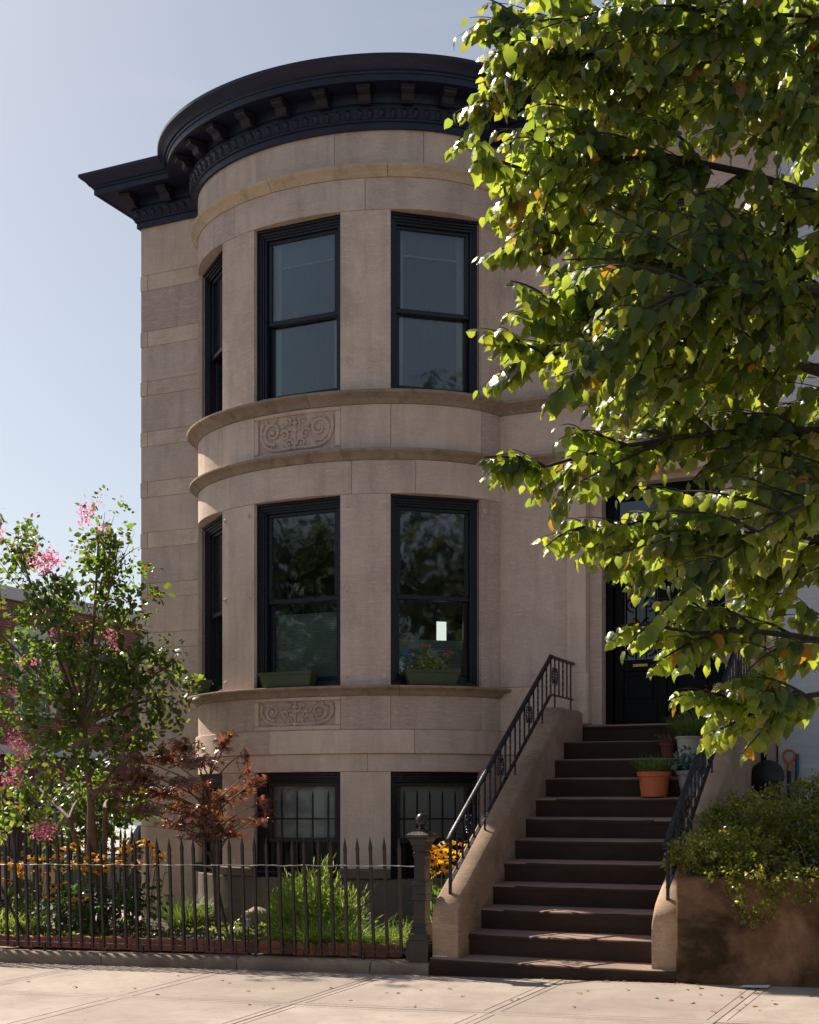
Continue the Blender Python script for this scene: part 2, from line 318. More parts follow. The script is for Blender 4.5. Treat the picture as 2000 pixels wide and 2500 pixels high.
class G:
    def __init__(s): s.v = []; s.f = []; s.mi = []; s.cur = 0
    def add(s, vs, fs):
        b = len(s.v); s.v += [tuple(float(c) for c in p) for p in vs]
        for f in fs: s.f.append([b+i for i in f]); s.mi.append(s.cur)
    def box(s, x0, x1, y0, y1, z0, z1, c=0.0):
        cx, cy, cz = (x0+x1)/2, (y0+y1)/2, (z0+z1)/2; hx, hy, hz = abs(x1-x0)/2, abs(y1-y0)/2, abs(z1-z0)/2
        if c <= 0:
            vs = [(cx+a*hx, cy+b*hy, cz+d*hz) for a in (-1, 1) for b in (-1, 1) for d in (-1, 1)]
            s.add(vs, [(0, 1, 3, 2), (4, 6, 7, 5), (0, 4, 5, 1), (2, 3, 7, 6), (0, 2, 6, 4), (1, 5, 7, 3)]); return
        c = min(c, hx*0.45, hy*0.45, hz*0.45)
        vs = []; ix = {}
        for a in (-1, 1):
            for b in (-1, 1):
                for d in (-1, 1):
                    for k in range(3):
                        h = [hx, hy, hz]; 
                        for j in range(3):
                            if j != k: h[j] -= c
                        ix[(a, b, d, k)] = len(vs); vs.append((cx+a*h[0], cy+b*h[1], cz+d*h[2]))
        fs = []
        for a in (-1, 1):
            fs.append([ix[(a, b, d, 0)] for b, d in ((-1, -1), (1, -1), (1, 1), (-1, 1))])
            fs.append([ix[(b, a, d, 1)] for b, d in ((-1, -1), (1, -1), (1, 1), (-1, 1))])
            fs.append([ix[(b, d, a, 2)] for b, d in ((-1, -1), (1, -1), (1, 1), (-1, 1))])
        for a in (-1, 1):
            for b in (-1, 1):
                fs.append([ix[(a, b, -1, 0)], ix[(a, b, 1, 0)], ix[(a, b, 1, 1)], ix[(a, b, -1, 1)]])
                fs.append([ix[(a, -1, b, 0)], ix[(a, 1, b, 0)], ix[(a, 1, b, 2)], ix[(a, -1, b, 2)]])
                fs.append([ix[(-1, a, b, 1)], ix[(1, a, b, 1)], ix[(1, a, b, 2)], ix[(-1, a, b, 2)]])
                for d in (-1, 1): fs.append([ix[(a, b, d, 0)], ix[(a, b, d, 1)], ix[(a, b, d, 2)]])
        s.add(vs, fs)
    def loft(s, loops, cap=True, close=True):
        n = len(loops[0]); vs = [p for l in loops for p in l]; fs = []
        for i in range(len(loops)-1):
            for j in range(n if close else n-1):
                k = (j+1) % n; fs.append((i*n+j, i*n+k, (i+1)*n+k, (i+1)*n+j))
        if cap: fs.append(tuple(range(n-1, -1, -1))); fs.append(tuple((len(loops)-1)*n+j for j in range(n)))
        s.add(vs, fs)
    def tube(s, pts, rad, n=6, cap=True, flat=1.0, twist=0.0, phase=0.0):
        pts = [Vector(p) for p in pts]; m = len(pts)
        rad = [rad]*m if isinstance(rad, (int, float)) else rad
        up = Vector((0, 0, 1)); loops = []; prev = None
        for i, p in enumerate(pts):
            t = (pts[min(i+1, m-1)]-pts[max(i-1, 0)]); t = t.normalized() if t.length > 1e-9 else Vector((0, 0, 1))
            if prev is None:
                a = up.cross(t); a = a.normalized() if a.length > 1e-3 else Vector((1, 0, 0))
            else:
                a = prev-t*prev.dot(t); a = a.normalized() if a.length > 1e-6 else Vector((1, 0, 0))
            prev = a; b = t.cross(a)
            loops.append([p+(a*math.cos(phase+twist*i+2*math.pi*k/n)+b*math.sin(phase+twist*i+2*math.pi*k/n)*flat)*rad[i] for k in range(n)])
        s.loft(loops, cap)
    def lathe(s, prof, n=16, c=(0, 0, 0), sq=False):
        k = 4 if sq else n; ph = math.pi/4 if sq else 0; mul = math.sqrt(2) if sq else 1
        s.loft([[(c[0]+r*mul*math.cos(ph+2*math.pi*i/k), c[1]+r*mul*math.sin(ph+2*math.pi*i/k), c[2]+z) for i in range(k)] for r, z in prof])
    def extrude(s, poly, vec):
        s.loft([poly, [tuple(p[i]+vec[i] for i in range(3)) for p in poly]])
    def ring(s, x0, x1, z0, z1, t, y0, y1, c=0.004):
        s.box(x0, x1, y0, y1, z1-t, z1, c); s.box(x0, x1, y0, y1, z0, z0+t, c)
        s.box(x0, x0+t, y0, y1, z0+t+.0005, z1-t-.0005, c); s.box(x1-t, x1, y0, y1, z0+t+.0005, z1-t-.0005, c)
    def mesh(s, name, mats, smooth=None):
        me = bpy.data.meshes.new(name); me.from_pydata(s.v, [], s.f)
        for m in (mats if isinstance(mats, (list, tuple)) else [mats]): me.materials.append(MATS[m])
        if max(s.mi, default=0) > 0: me.polygons.foreach_set('material_index', s.mi)
        bm = bmesh.new(); bm.from_mesh(me); bmesh.ops.recalc_face_normals(bm, faces=bm.faces); bm.to_mesh(me); bm.free()
        if smooth is not None:
            me.polygons.foreach_set('use_smooth', [True]*len(me.polygons)); me.set_sharp_from_angle(angle=R(smooth))
        return me
    def build(s, name, mats, parent=None, smooth=None, m=None):
        return inst(s.mesh(name, mats, smooth), name, parent, m)
def xform(g, m):
    g.v = [tuple(m @ Vector(p)) for p in g.v]; return g
def tri_mesh(name, verts, faces, mat, rnd=None, smooth=False):
    """fast mesh from arrays; faces (n,3)"""
    me = bpy.data.meshes.new(name); nv, nf = len(verts), len(faces)
    me.vertices.add(nv); me.vertices.foreach_set('co', np.asarray(verts, np.float32).ravel())
    me.loops.add(nf*3); me.loops.foreach_set('vertex_index', np.asarray(faces, np.int32).ravel())
    me.polygons.add(nf); me.polygons.foreach_set('loop_start', np.arange(0, nf*3, 3, dtype=np.int32)); me.polygons.foreach_set('loop_total', np.full(nf, 3, np.int32))
    if smooth: me.polygons.foreach_set('use_smooth', np.ones(nf, bool))
    me.materials.append(MATS[mat])
    if rnd is not None:
        a = me.attributes.new('rnd', 'FLOAT', 'POINT'); a.data.foreach_set('value', np.asarray(rnd, np.float32))
    me.update(calc_edges=True); return me
rng = np.random.default_rng(7); random.seed(7)
def unit(a): return a/np.maximum(np.linalg.norm(a, axis=-1, keepdims=True), 1e-9)
def frames(axis, normal):
    """rotation matrices with y along axis, z near normal"""
    y = unit(axis); x = unit(np.cross(y, normal)); z = np.cross(x, y); return np.stack([x, y, z], axis=-1)
def scatter(tmpl, tf, pos, rot, scl):
    V = np.einsum('nij,kj->nki', rot, tmpl)*scl[:, None, None]+pos[:, None, :]
    k = len(tmpl); F = (tf[None]+(np.arange(len(pos))*k)[:, None, None]).reshape(-1, 3)
    return V.reshape(-1, 3), F, np.repeat(rng.random(len(pos)), k)
# leaf templates (x across, y along midrib, z upper side), length 1
def linden_template(bend, fold, skew=0.0):
    mid = [(0, 0.0), (0, .28), (0, .55), (0, .8), (0, 1.06)]
    half = [(.16, -.10), (.36, -.06), (.47, .10), (.50, .28), (.47, .45), (.39, .60), (.31, .72), (.19, .84), (.10, .93)]
    ser = [0, .02, -.02, .025, -.025, .02, -.02, .015, -.01]
    V = [(x, y) for x, y in mid]+[(x+e, y) for (x, y), e in zip(half, ser)]+[(-x-e*.7+skew*.06, y+skew*.05) for (x, y), e in zip(half, ser)]
    V = np.array([(x, y, -bend*max(y, 0)**2*.55-fold*abs(x)+.03*math.sin(y*14+x*9)) for x, y in V])
    L = [(0, 5, 6), (0, 6, 7), (0, 7, 1), (1, 7, 8), (1, 8, 9), (1, 9, 2), (2, 9, 10), (2, 10, 11), (2, 11, 3), (3, 11, 12), (3, 12, 13), (3, 13, 4)]
    Rr = [(a if a < 5 else a+9, c if c < 5 else c+9, b if b < 5 else b+9) for a, b, c in L]
    return V, np.array(L+Rr)
LIND = [linden_template(.5, .45), linden_template(.9, .25, 1), linden_template(.2, .8, -1), linden_template(1.3, .5), linden_template(2.0, .7, 1), linden_template(.6, 1.15, -1)]
def simple_template(w=.32, fold=.25, bend=.25):
    V = np.array([(0, 0, 0), (0, .5, -bend*.25), (0, 1, -bend), (w, .35, -fold*w), (w*.75, .7, -fold*w-bend*.4), (-w, .35, -fold*w), (-w*.75, .7, -fold*w-bend*.4)])
    return V, np.array([(0, 3, 1), (1, 3, 4), (1, 4, 2), (0, 1, 5), (1, 6, 5), (1, 2, 6)])
def quad_template(w=.35):
    return np.array([(0, 0, 0), (w, .5, -.06), (0, 1, -.12), (-w, .5, -.06)]), np.array([(0, 1, 2), (0, 2, 3)])
def maple_template(droop=.5):
    V = [(0, 0, 0)]; F = []
    angs = [-120, -78, -38, 0, 38, 78, 120]; lens = [.45, .72, .92, 1.0, .92, .72, .45]
    for i, (a, l) in enumerate(zip(angs, lens)):
        a = R(a); V.append((math.sin(a)*l, math.cos(a)*l, -droop*l*l*.6))
        V.append((math.sin(a-.16)*l*.5, math.cos(a-.16)*l*.5, -.08)); V.append((math.sin(a+.16)*l*.5, math.cos(a+.16)*l*.5, -.08))
        b = 1+3*i; F += [(0, b, b+1), (0, b+2, b)]
    for i in range(6):
        b = 1+3*i; am = R((angs[i]+angs[i+1])/2); V.append((math.sin(am)*.26, math.cos(am)*.26, .0)); k = len(V)-1
        F += [(0, k, b+2), (0, b+4, k)]
    return np.array(V), np.array(F)
def curve3(a, b, c, n):
    a, b, c = np.array(a), np.array(b), np.array(c); t = np.linspace(0, 1, n)[:, None]
    return a*(1-t)**2+2*b*t*(1-t)+c*t*t
def gz(x, y=0.0): return .047+.0245*x+.03*y
# ------------------------------------------------------------------ setting: ground, roads, sidewalk
def sheet(name, x0, x1, y0, y1, zf, mat, nx=1, ny=1, kind='structure', thick=0.0):
    g = G(); xs = np.linspace(x0, x1, nx+1); ys = np.linspace(y0, y1, ny+1)
    vs = [(x, y, zf(x, y)) for y in ys for x in xs]
    g.add(vs, [(j*(nx+1)+i, j*(nx+1)+i+1, (j+1)*(nx+1)+i+1, (j+1)*(nx+1)+i) for j in range(ny) for i in range(nx)])
    o = g.build(name, mat); o['kind'] = kind
    for p in o.data.polygons:
        if p.normal.z < 0: o.data.flip_normals(); break
    return o
sheet('ground', -600, 600, -600, 600, lambda x, y: .0245*max(-60, min(60, x))-.42, 'ground_earth', 20, 20)
sheet('road', -60, 60, -14.5, -4.75, lambda x, y: .047+.0245*x-.27, 'asphalt', 8, 2)
sheet('side_street', -19.5, -9.6, -4.7, 60, lambda x, y: .047+.0245*x-.13, 'asphalt', 2, 8)
sheet('side_pavement', -9.4, -5.75, .3, 60, lambda x, y: .047+.0245*x, 'sidewalk_concrete', 3, 12)
def kerb(name, pts, w, h):
    g = G()
    for (x0, y0), (x1, y1) in zip(pts[:-1], pts[1:]):
        g.loft([[(x, y, gz(x, min(y, 0))-h), (x+w[0], y+w[1], gz(x, min(y, 0))-h), (x+w[0], y+w[1], gz(x, min(y, 0))+.002), (x, y, gz(x, min(y, 0))+.002)] for x, y in ((x0, y0), (x1, y1))])
    o = g.build(name, 'curb_stone'); o['kind'] = 'structure'; return o
kerb('kerb', [(-9.4, -4.58), (-3, -4.58), (4, -4.58), (40, -4.58)], (0, -.15), .3)
kerb('side_kerb', [(-9.42, -4.5), (-9.42, 20), (-9.42, 60)], (-.15, 0), .3)
# sidewalk of poured flags; each flag has a tooled margin and stands a few mm off its neighbour
sw = thing('sidewalk', (0, 0, 0), None, None, kind='structure')
del_y = [(-1.60, -.045), (-3.10, -1.606), (-4.57, -3.106)]
sheet('sidewalk_bed', -9.4, 40, -4.57, .02, lambda x, y: gz(x, y)-.035, 'ground_earth', 8, 2).parent = sw
rs = random.Random(4)
def flag(x0, x1, y0, y1, dz=0.0, margin=.055):
    g = G(); b = .003
    def ring_(i, dzz): return [(x, y, gz(x, y)+dz+dzz) for x, y in ((x0+i, y0+i), (x1-i, y0+i), (x1-i, y1-i), (x0+i, y1-i))]
    g.loft([ring_(0, -.03), ring_(0, -.004), ring_(b, -.0005), ring_(margin, 0), ring_(margin+.004, -.0035), ring_(margin+.011, -.0035), ring_(margin+.015, .0)])
    g.build('flagstone', 'sidewalk_concrete', sw)
j = -.612
xs = [j+1.553*k for k in range(-6, 24)]
for x0, x1 in zip(xs[:-1], xs[1:]):
    if x0 > 12: break
    for (y0, y1) in del_y: flag(x0+.003, x1-.003, y0, y1, rs.uniform(-.002, .002))
# ------------------------------------------------------------------ the house
Xb, Yb, rx, ry, Yw = -2.881, 3.715, 1.9315, 1.3627, 3.5
XL, XR = -5.71, 1.965
A0, B0, B1 = .277, .57, 1.20
def ep(a, off=0.0):
    nx, ny = math.sin(a)/rx, -math.cos(a)/ry; l = math.hypot(nx, ny)
    return Xb+rx*math.sin(a)+off*nx/l, Yb-ry*math.cos(a)+off*ny/l
def solve_a(off, yline, sgn=1):
    lo, hi = .3, 1.57
    for _ in range(40):
        m = (lo+hi)/2
        if ep(m, off)[1] < yline: lo = m
        else: hi = m
    return sgn*lo
AJ = solve_a(0, Yw)
house = thing('row_house', (-2, Yw, .1), 'two-storey limestone row house with rounded bay, dark bracketed cornice and stoop', 'house')
def bay_piece(name, a0, a1, prof, mat, n=None, parent=house, flat_to=None, sm=30, gap=.0013):
    """sweep a closed (offset, z) profile round the bay; 'L'/'R' end in the flat wall; flat_to continues along the right flat wall"""
    loops = []
    n = n or max(3, int(abs((1.5 if a1 == 'R' else a1)-(-1.5 if a0 == 'L' else a0))/.07)+2)
    for i in range(n):
        t = i/(n-1); lp = []
        for off, z in prof:
            s = -solve_a(off, Yw+.02) if a0 == 'L' else a0+gap
            e = solve_a(off, Yw-(off if flat_to else -.02)) if a1 == 'R' else a1-gap
            x, y = ep(s+(e-s)*t, off); lp.append((x, y, z))
        loops.append(lp)
    if flat_to is not None: loops.append([(flat_to, Yw-off, z) for off, z in prof])
    g = G(); g.loft(loops); return g.build(name, mat, parent, sm)
def blockp(z0, z1, off=0.0, th=.30, c=.004):
    z0 += .0015; z1 -= .0015
    return [(off-th, z0), (off-c, z0), (off, z0+c), (off, z1-c), (off-c, z1), (off-th, z1)]
def bay_course(z0, z1, cuts, off=0.0, mat='limestone', th=.30, name='stone_block'):
    for a0, a1 in zip(cuts[:-1], cuts[1:]): bay_piece(name, a0, a1, blockp(z0, z1, off, th), mat)
bay_course(.05, .67, [-AJ, -.9, -.3, .35, .9, AJ], .0, 'rubble_base')
for a0, a1 in ((-AJ, -B1), (-B0, -A0), (A0, B0), (B1, AJ)):
    bay_piece('ledge_stone', a0, a1, blockp(.67, .775, .035, .34, .012), 'rubble_base')
    bay_piece('stone_pier', a0, a1, blockp(.775, 1.80, .0), 'limestone')
    bay_piece('stone_pier', a0, a1, blockp(2.70, 4.722), 'limestone')
    bay_piece('stone_pier', a0, a1, blockp(5.785, 7.702), 'limestone_light')
bay_course(1.80, 1.99, [-AJ, -.62, .433, AJ])
bay_course(1.99, 2.242, [-AJ, -.157, .71, AJ], .028)
PC = [-AJ, -.82, -.57, -A0, A0, B0, B1, AJ]
for z0, z1 in ((2.242, 2.602), (5.18, 5.662)):
    for a0, a1 in zip(PC[:-1], PC[1:]):
        if a0 == -A0: continue
        bay_piece('stone_block', a0, a1, blockp(z0, z1), 'limestone')
bay_course(4.722, 5.078, [-AJ, -.486, .343, .72, AJ])
bay_course(7.702, 8.04, [-AJ, -.441, .421, AJ])
bay_course(8.16, 8.60, [-AJ, -.62, -.256, .244, .769, AJ])
def mould(z0, z1, P):
    h = z1-z0
    return [(-.25, z0), (.012, z0), (.018, z0+.12*h), (.03, z0+.22*h), (.035, z0+.35*h), (.05, z0+.5*h), (.80*P, z0+.62*h), (.97*P, z0+.74*h), (P, z0+.86*h), (.97*P, z0+.97*h), (.9*P, z1), (-.25, z1+.012)]
cuts = ['L', -.60, -.02, .62, 'R']
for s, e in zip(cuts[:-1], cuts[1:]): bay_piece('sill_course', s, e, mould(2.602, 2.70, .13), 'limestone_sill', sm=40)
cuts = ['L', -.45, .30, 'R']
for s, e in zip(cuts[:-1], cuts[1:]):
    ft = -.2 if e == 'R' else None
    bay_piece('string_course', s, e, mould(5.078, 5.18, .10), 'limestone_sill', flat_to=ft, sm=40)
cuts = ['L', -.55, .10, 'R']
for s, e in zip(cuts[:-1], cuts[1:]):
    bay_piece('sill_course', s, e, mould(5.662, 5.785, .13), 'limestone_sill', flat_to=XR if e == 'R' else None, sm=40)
cuts = ['L', -.80, -.148, .552, 'R']
for s, e in zip(cuts[:-1], cuts[1:]):
    bay_piece('string_course', s, e, mould(8.04, 8.16, .085), 'limestone_moulding', flat_to=XR if e == 'R' else None, sm=40)
# flat wall to the left: alternating tall and low courses with a small corner stone
bands = [(7.76, 7.95), (7.07, 7.26), (6.47, 6.645), (5.845, 6.03), (5.22, 5.415), (4.60, 4.79), (3.985, 4.165), (3.37, 3.56), (2.75, 2.94)]
xj = ep(-AJ)[0]+.06
def flat_block(x0, x1, z0, z1, off=0.0, mat='limestone', name='stone_block', th=.32, c=.004, parent=house):
    g = G(); g.box(x0+.0015, x1-.0015, Yw-off, Yw+th, z0+.0015, z1-.0015, c); return g.build(name, mat, parent)
ztop = 8.60
for z0, z1 in bands:
    flat_block(XL, xj, z1, ztop)
    flat_block(XL-.008, XL+.10, z0, z1, .004, 'limestone_light'); flat_block(XL+.10, xj, z0, z1, 0.0, 'limestone_light'); ztop = z0
flat_block(XL, xj, 2.602, ztop); flat_block(XL, xj, 2.242, 2.602); flat_block(XL, xj, 1.99, 2.242, .028); flat_block(XL, xj, .0, 1.99)
# flat wall to the right, with the entrance
xr = ep(AJ)[0]-.06
flat_block(xr, -.20, .05, 1.99); flat_block(xr, -.20, 1.99, 2.242, .028); flat_block(xr, -.20, 2.242, 2.72); flat_block(xr, -.20, 2.72, 5.078)
flat_block(xr, .06, 5.18, 5.662); flat_block(.06, 1.05, 5.18, 5.662); flat_block(1.05, XR, 5.18, 5.662)
flat_block(xr, .22, 5.785, 7.702); flat_block(1.38, XR, 5.785, 7.702); flat_block(xr, .8, 7.702, 8.04); flat_block(.8, XR, 7.702, 8.04)
flat_block(xr, .3, 8.16, 8.60); flat_block(.3, XR, 8.16, 8.60)
flat_block(1.86, XR, .05, 5.078)
# carved panels
def bpnt(a, z, off): x, y = ep(a, off); return (x, y, z)
def spiral(c, r0, turns, a0, sgn, n=22, tail=0.0):
    out = []
    for i in range(n):
        t = i/(n-1); r = r0*(1-.86*t); an = a0+sgn*turns*2*math.pi*t
        out.append((c[0]+r*math.cos(an), c[1]+r*math.sin(an)))
    return out
def carved(z0, z1, tall):
    base = bay_piece('carved_panel', -A0, A0, blockp(z0, z1, -.034, .25), 'limestone')
    bw, bz = .030, .055
    bay_piece('panel_border', -A0, A0, blockp(z0, z0+bz, 0, .06, .008), 'limestone', parent=base)
    bay_piece('panel_border', -A0, A0, blockp(z1-bz*.8, z1, 0, .06, .008), 'limestone', parent=base)
    bay_piece('panel_border', -A0, -A0+bw, blockp(z0+bz, z1-bz*.8, 0, .06, .008), 'limestone', parent=base)
    bay_piece('panel_border', A0-bw, A0, blockp(z0+bz, z1-bz*.8, 0, .06, .008), 'limestone', parent=base)
    zb, zt = z0+bz, z1-bz*.8; H = zt-zb; W = (A0-bw)*rx
    g = G()
    def stroke(pts, r0, r1, off=-.020):
        r0 *= 1.25; r1 *= 1.25
        p3 = [bpnt(x/rx, zb+y, off) for x, y in pts]; m = len(p3)
        g.tube(p3, [(r0+(r1-r0)*i/(m-1)) for i in range(m)], 6)
    def ball(x, y, r):
        r *= 1.15; p = bpnt(x/rx, zb+y, -.020); g.lathe([(r*math.sin(t), -r*math.cos(t)) for t in np.linspace(.1, 3.04, 6)], 8, p)
    def frond(x, y, ang, l, r):
        stroke([(x+l*t*math.cos(ang+t*.8), y+l*t*math.sin(ang+t*.8)) for t in (0, .3, .6, .85, 1)], r, r*.25)
    for s in (-1, 1):
        def m(L): return [(s*x, y) for x, y in L]
        big = (.60*W, .58*H); R0 = .34*H if tall else .36*H
        stroke(m(spiral(big, R0, 1.6, -1.9, 1, 30)), .017, .008)
        arm = [(.03*W, .10*H), (.15*W, .07*H), (.35*W, .06*H), (.60*W, .09*H), (.80*W, .22*H), (.91*W, .45*H), (.93*W, .70*H), (.88*W, .88*H)]
        stroke(m([tuple(p) for p in curve_pts(arm, 26)]), .012, .016)
        stroke(m(spiral((.16*W, .20*H), .15*H, 1.2, 3.4, -1, 16)), .012, .006)
        stroke(m(spiral((.27*W, .45*H), .16*H, 1.3, .5, 1, 18)), .012, .006)
        stroke(m(spiral((.20*W, .82*H), .12*H, 1.2, 4.0, -1, 16)), .012, .007)
        stroke(m([(.02*W, .55*H), (.10*W, .62*H), (.2*W, .58*H), (.3*W, .66*H)]), .010, .006)
        for (x, y) in curve_pts(arm, 12)[2:-1]:
            for k in (.9, 2.2): frond(s*x, y, k if s > 0 else math.pi-k, .10*H+.02, .010)
        for k in range(7):
            an = k*.9; frond(s*(big[0]+R0*.9*math.cos(an)), big[1]+R0*.9*math.sin(an), (an+.9) if s > 0 else math.pi-(an+.9), .07, .011)
        ball(s*.60*W, .58*H, .026); ball(s*.11*W, .88*H, .016); ball(s*.20*W, .82*H, .017); ball(s*.16*W, .2*H, .018); ball(s*.13*W, .62*H, .014)
    stroke([(0, .05*H), (0, .4*H), (0, .95*H)], .012, .008); ball(0, .60*H, .024); ball(0, .93*H, .016); ball(0, .08*H, .026); ball(0, .78*H, .018)
    stroke([(-.06*W, .78*H), (.06*W, .78*H)], .012, .012)
    g.build('scroll_relief', 'limestone', base, 50)
def curve_pts(P, n):
    P = np.array(P, float); t = np.linspace(0, len(P)-1, n); out = []
    for q in t:
        i = min(int(q), len(P)-2); f = q-i
        p0, p1, p2, p3 = P[max(i-1, 0)], P[i], P[i+1], P[min(i+2, len(P)-1)]
        out.append(tuple(.5*((2*p1)+(-p0+p2)*f+(2*p0-5*p1+4*p2-p3)*f*f+(-p0+3*p1-3*p2+p3)*f**3)))
    return out
carved(2.242, 2.602, False); carved(5.18, 5.662, True)
# ------------------------------------------------------------------ cornice (one run: side return, left wall, bay, right wall)
CP = [(-.10, 8.56), (.035, 8.56), (.035, 8.625), (.055, 8.632), (.055, 8.65), (.065, 8.655), (.095, 8.735), (.105, 8.74), (.105, 8.765), (.075, 8.77), (.075, 8.80), (.085, 8.805), (.10, 8.905), (.365, 8.905), (.365, 8.898), (.40, 8.898), (.40, 8.962), (.415, 8.967), (.42, 8.985), (.445, 8.995), (.47, 9.03), (.51, 9.06), (.525, 9.075), (.535, 9.085), (.535, 9.118), (-.10, 9.135)]
def facade_loop(off):
    pts = [(XL-off, Yw+4.5), (XL-off, Yw-off)]
    a0, a1 = -solve_a(off, Yw-off), solve_a(off, Yw-off)
    ob = off if off < .12 else .12+(off-.12)*.84     # the bay's cornice throws out a little less than the straight runs
    a0, a1 = -solve_a(ob, Yw-off), solve_a(ob, Yw-off)
    pts += [ep(a0+(a1-a0)*i/48, ob) for i in range(49)]
    pts += [(XR, Yw-off)]; return pts
CP = [(o, z-.03) for o, z in CP]
lp = [facade_loop(o) for o, z in CP]
g = G(); g.loft([[(lp[k][i][0], lp[k][i][1], CP[k][1]) for k in range(len(CP))] for i in range(len(lp[0]))])
cornice = g.build('cornice', 'cornice_paint', house, 28)
def bracket_mesh():
    g = G(); w = .064
    prof = [(.10, 8.775), (.16, 8.765), (.19, 8.78), (.20, 8.81), (.215, 8.832), (.255, 8.838), (.285, 8.85), (.292, 8.87), (.292, 8.872), (.10, 8.872)]
    g.extrude([(-w, -o, z-8.56) for o, z in prof], (2*w, 0, 0))
    g.box(-w-.012, w+.012, -.308, -.10, 8.873-8.56, 8.902-8.56, .004)
    return g.mesh('bracket', 'bracket_paint', 25)
bm_ = bracket_mesh()
def on_facade(a=None, x=None, off=0.0, z=0.0):
    if a is not None:
        p = ep(a, off); nx, ny = math.sin(a)/rx, -math.cos(a)/ry; an = math.atan2(nx, -ny)
    else: p = (x, Yw-off); an = 0.0
    return Matrix.Translation((p[0], p[1], z)) @ Matrix.Rotation(an, 4, 'Z')
a = -.024
for k in range(-6, 7):
    aa = -.024+.229*k
    if abs(aa) < 1.12: inst(bm_, 'bracket', cornice, on_facade(a=aa, z=8.53))
for x in (-5.73, -5.22, -.30, .20, .70, 1.20, 1.70): inst(bm_, 'bracket', cornice, on_facade(x=x, z=8.53))
for y in (3.75, 4.3): inst(bm_, 'bracket', cornice, Matrix.Translation((XL, y, 8.53)) @ Matrix.Rotation(-math.pi/2, 4, 'Z'))
def egg_mesh():
    g = G()
    rows = []
    for i in range(7):
        t = math.pi*i/6; rows.append([(.030*math.sin(t)*math.cos(p), -.082-.018*math.sin(t)*math.sin(p)+.012*math.cos(t), .138-.040*math.cos(t)) for p in np.linspace(0, math.pi, 6)])
    g.loft(rows, cap=False, close=False)
    g.tube([(.043*math.sin(t), -.080+.010*math.cos(t), .140-.042*math.cos(t)) for t in np.linspace(-2.5, 2.5, 11)], .0075, 5)
    return g.mesh('egg', 'cornice_paint', 60)
em = egg_mesh()
na = 44
arc = [ep(-1.30+2.6*i/400) for i in range(401)]; cum = [0]
for p, q_ in zip(arc[:-1], arc[1:]): cum.append(cum[-1]+math.hypot(q_[0]-p[0], q_[1]-p[1]))
ne = int(cum[-1]/.112)
for k in range(ne+1):
    s = cum[-1]*k/ne; i = int(np.searchsorted(cum, s)); aa = -1.30+2.6*min(i, 400)/400
    inst(em, 'egg', cornice, on_facade(a=aa, z=8.53))
for k in range(7): inst(em, 'egg', cornice, on_facade(x=XL+.01+.112*k, z=8.53))
for k in range(24): inst(em, 'egg', cornice, on_facade(x=-.78+.112*k, z=8.53))
# ------------------------------------------------------------------ house body behind the facade
g = G(); g.box(XL+.02, XL+.25, Yw+.33, 11.5, 0, 8.9); g.build('side_wall', 'side_brick', house)
g = G(); g.box(XR-.25, XR, Yw+.33, 11.5, 0, 8.9); g.build('side_wall', 'side_brick', house)
g = G(); g.box(XL+.26, XR-.26, 11.2, 11.5, 0, 8.9); g.build('back_wall', 'interior_wall', house)
def floor_poly(z0, z1, mat, name):
    g = G(); pts = [(XL+.3, 11.1), (XL+.3, Yw+.3)]+[(-4.62, Yw+.3)]+[ep(t, -.25) for t in np.linspace(-1.0, 1.0, 14)]+[(-1.15, Yw+.3), (XR-.3, Yw+.3), (XR-.3, 11.1)]
    g.extrude([(x, y, z0) for x, y in pts], (0, 0, z1-z0)); return g.build(name, mat, house)
for z in (.05, 2.35, 5.40): floor_poly(z, z+.08, 'interior_wall', 'floor_slab')
floor_poly(8.62, 8.80, 'black_plastic', 'roof')
g = G(); g.box(XL+.3, XR-.3, 6.6, 6.7, .14, 8.6); g.build('room_wall', 'interior_dark', house)
g = G(); g.box(-1.15, -1.02, Yw+.34, 6.59, .14, 8.6); g.build('room_wall', 'interior_wall', house)
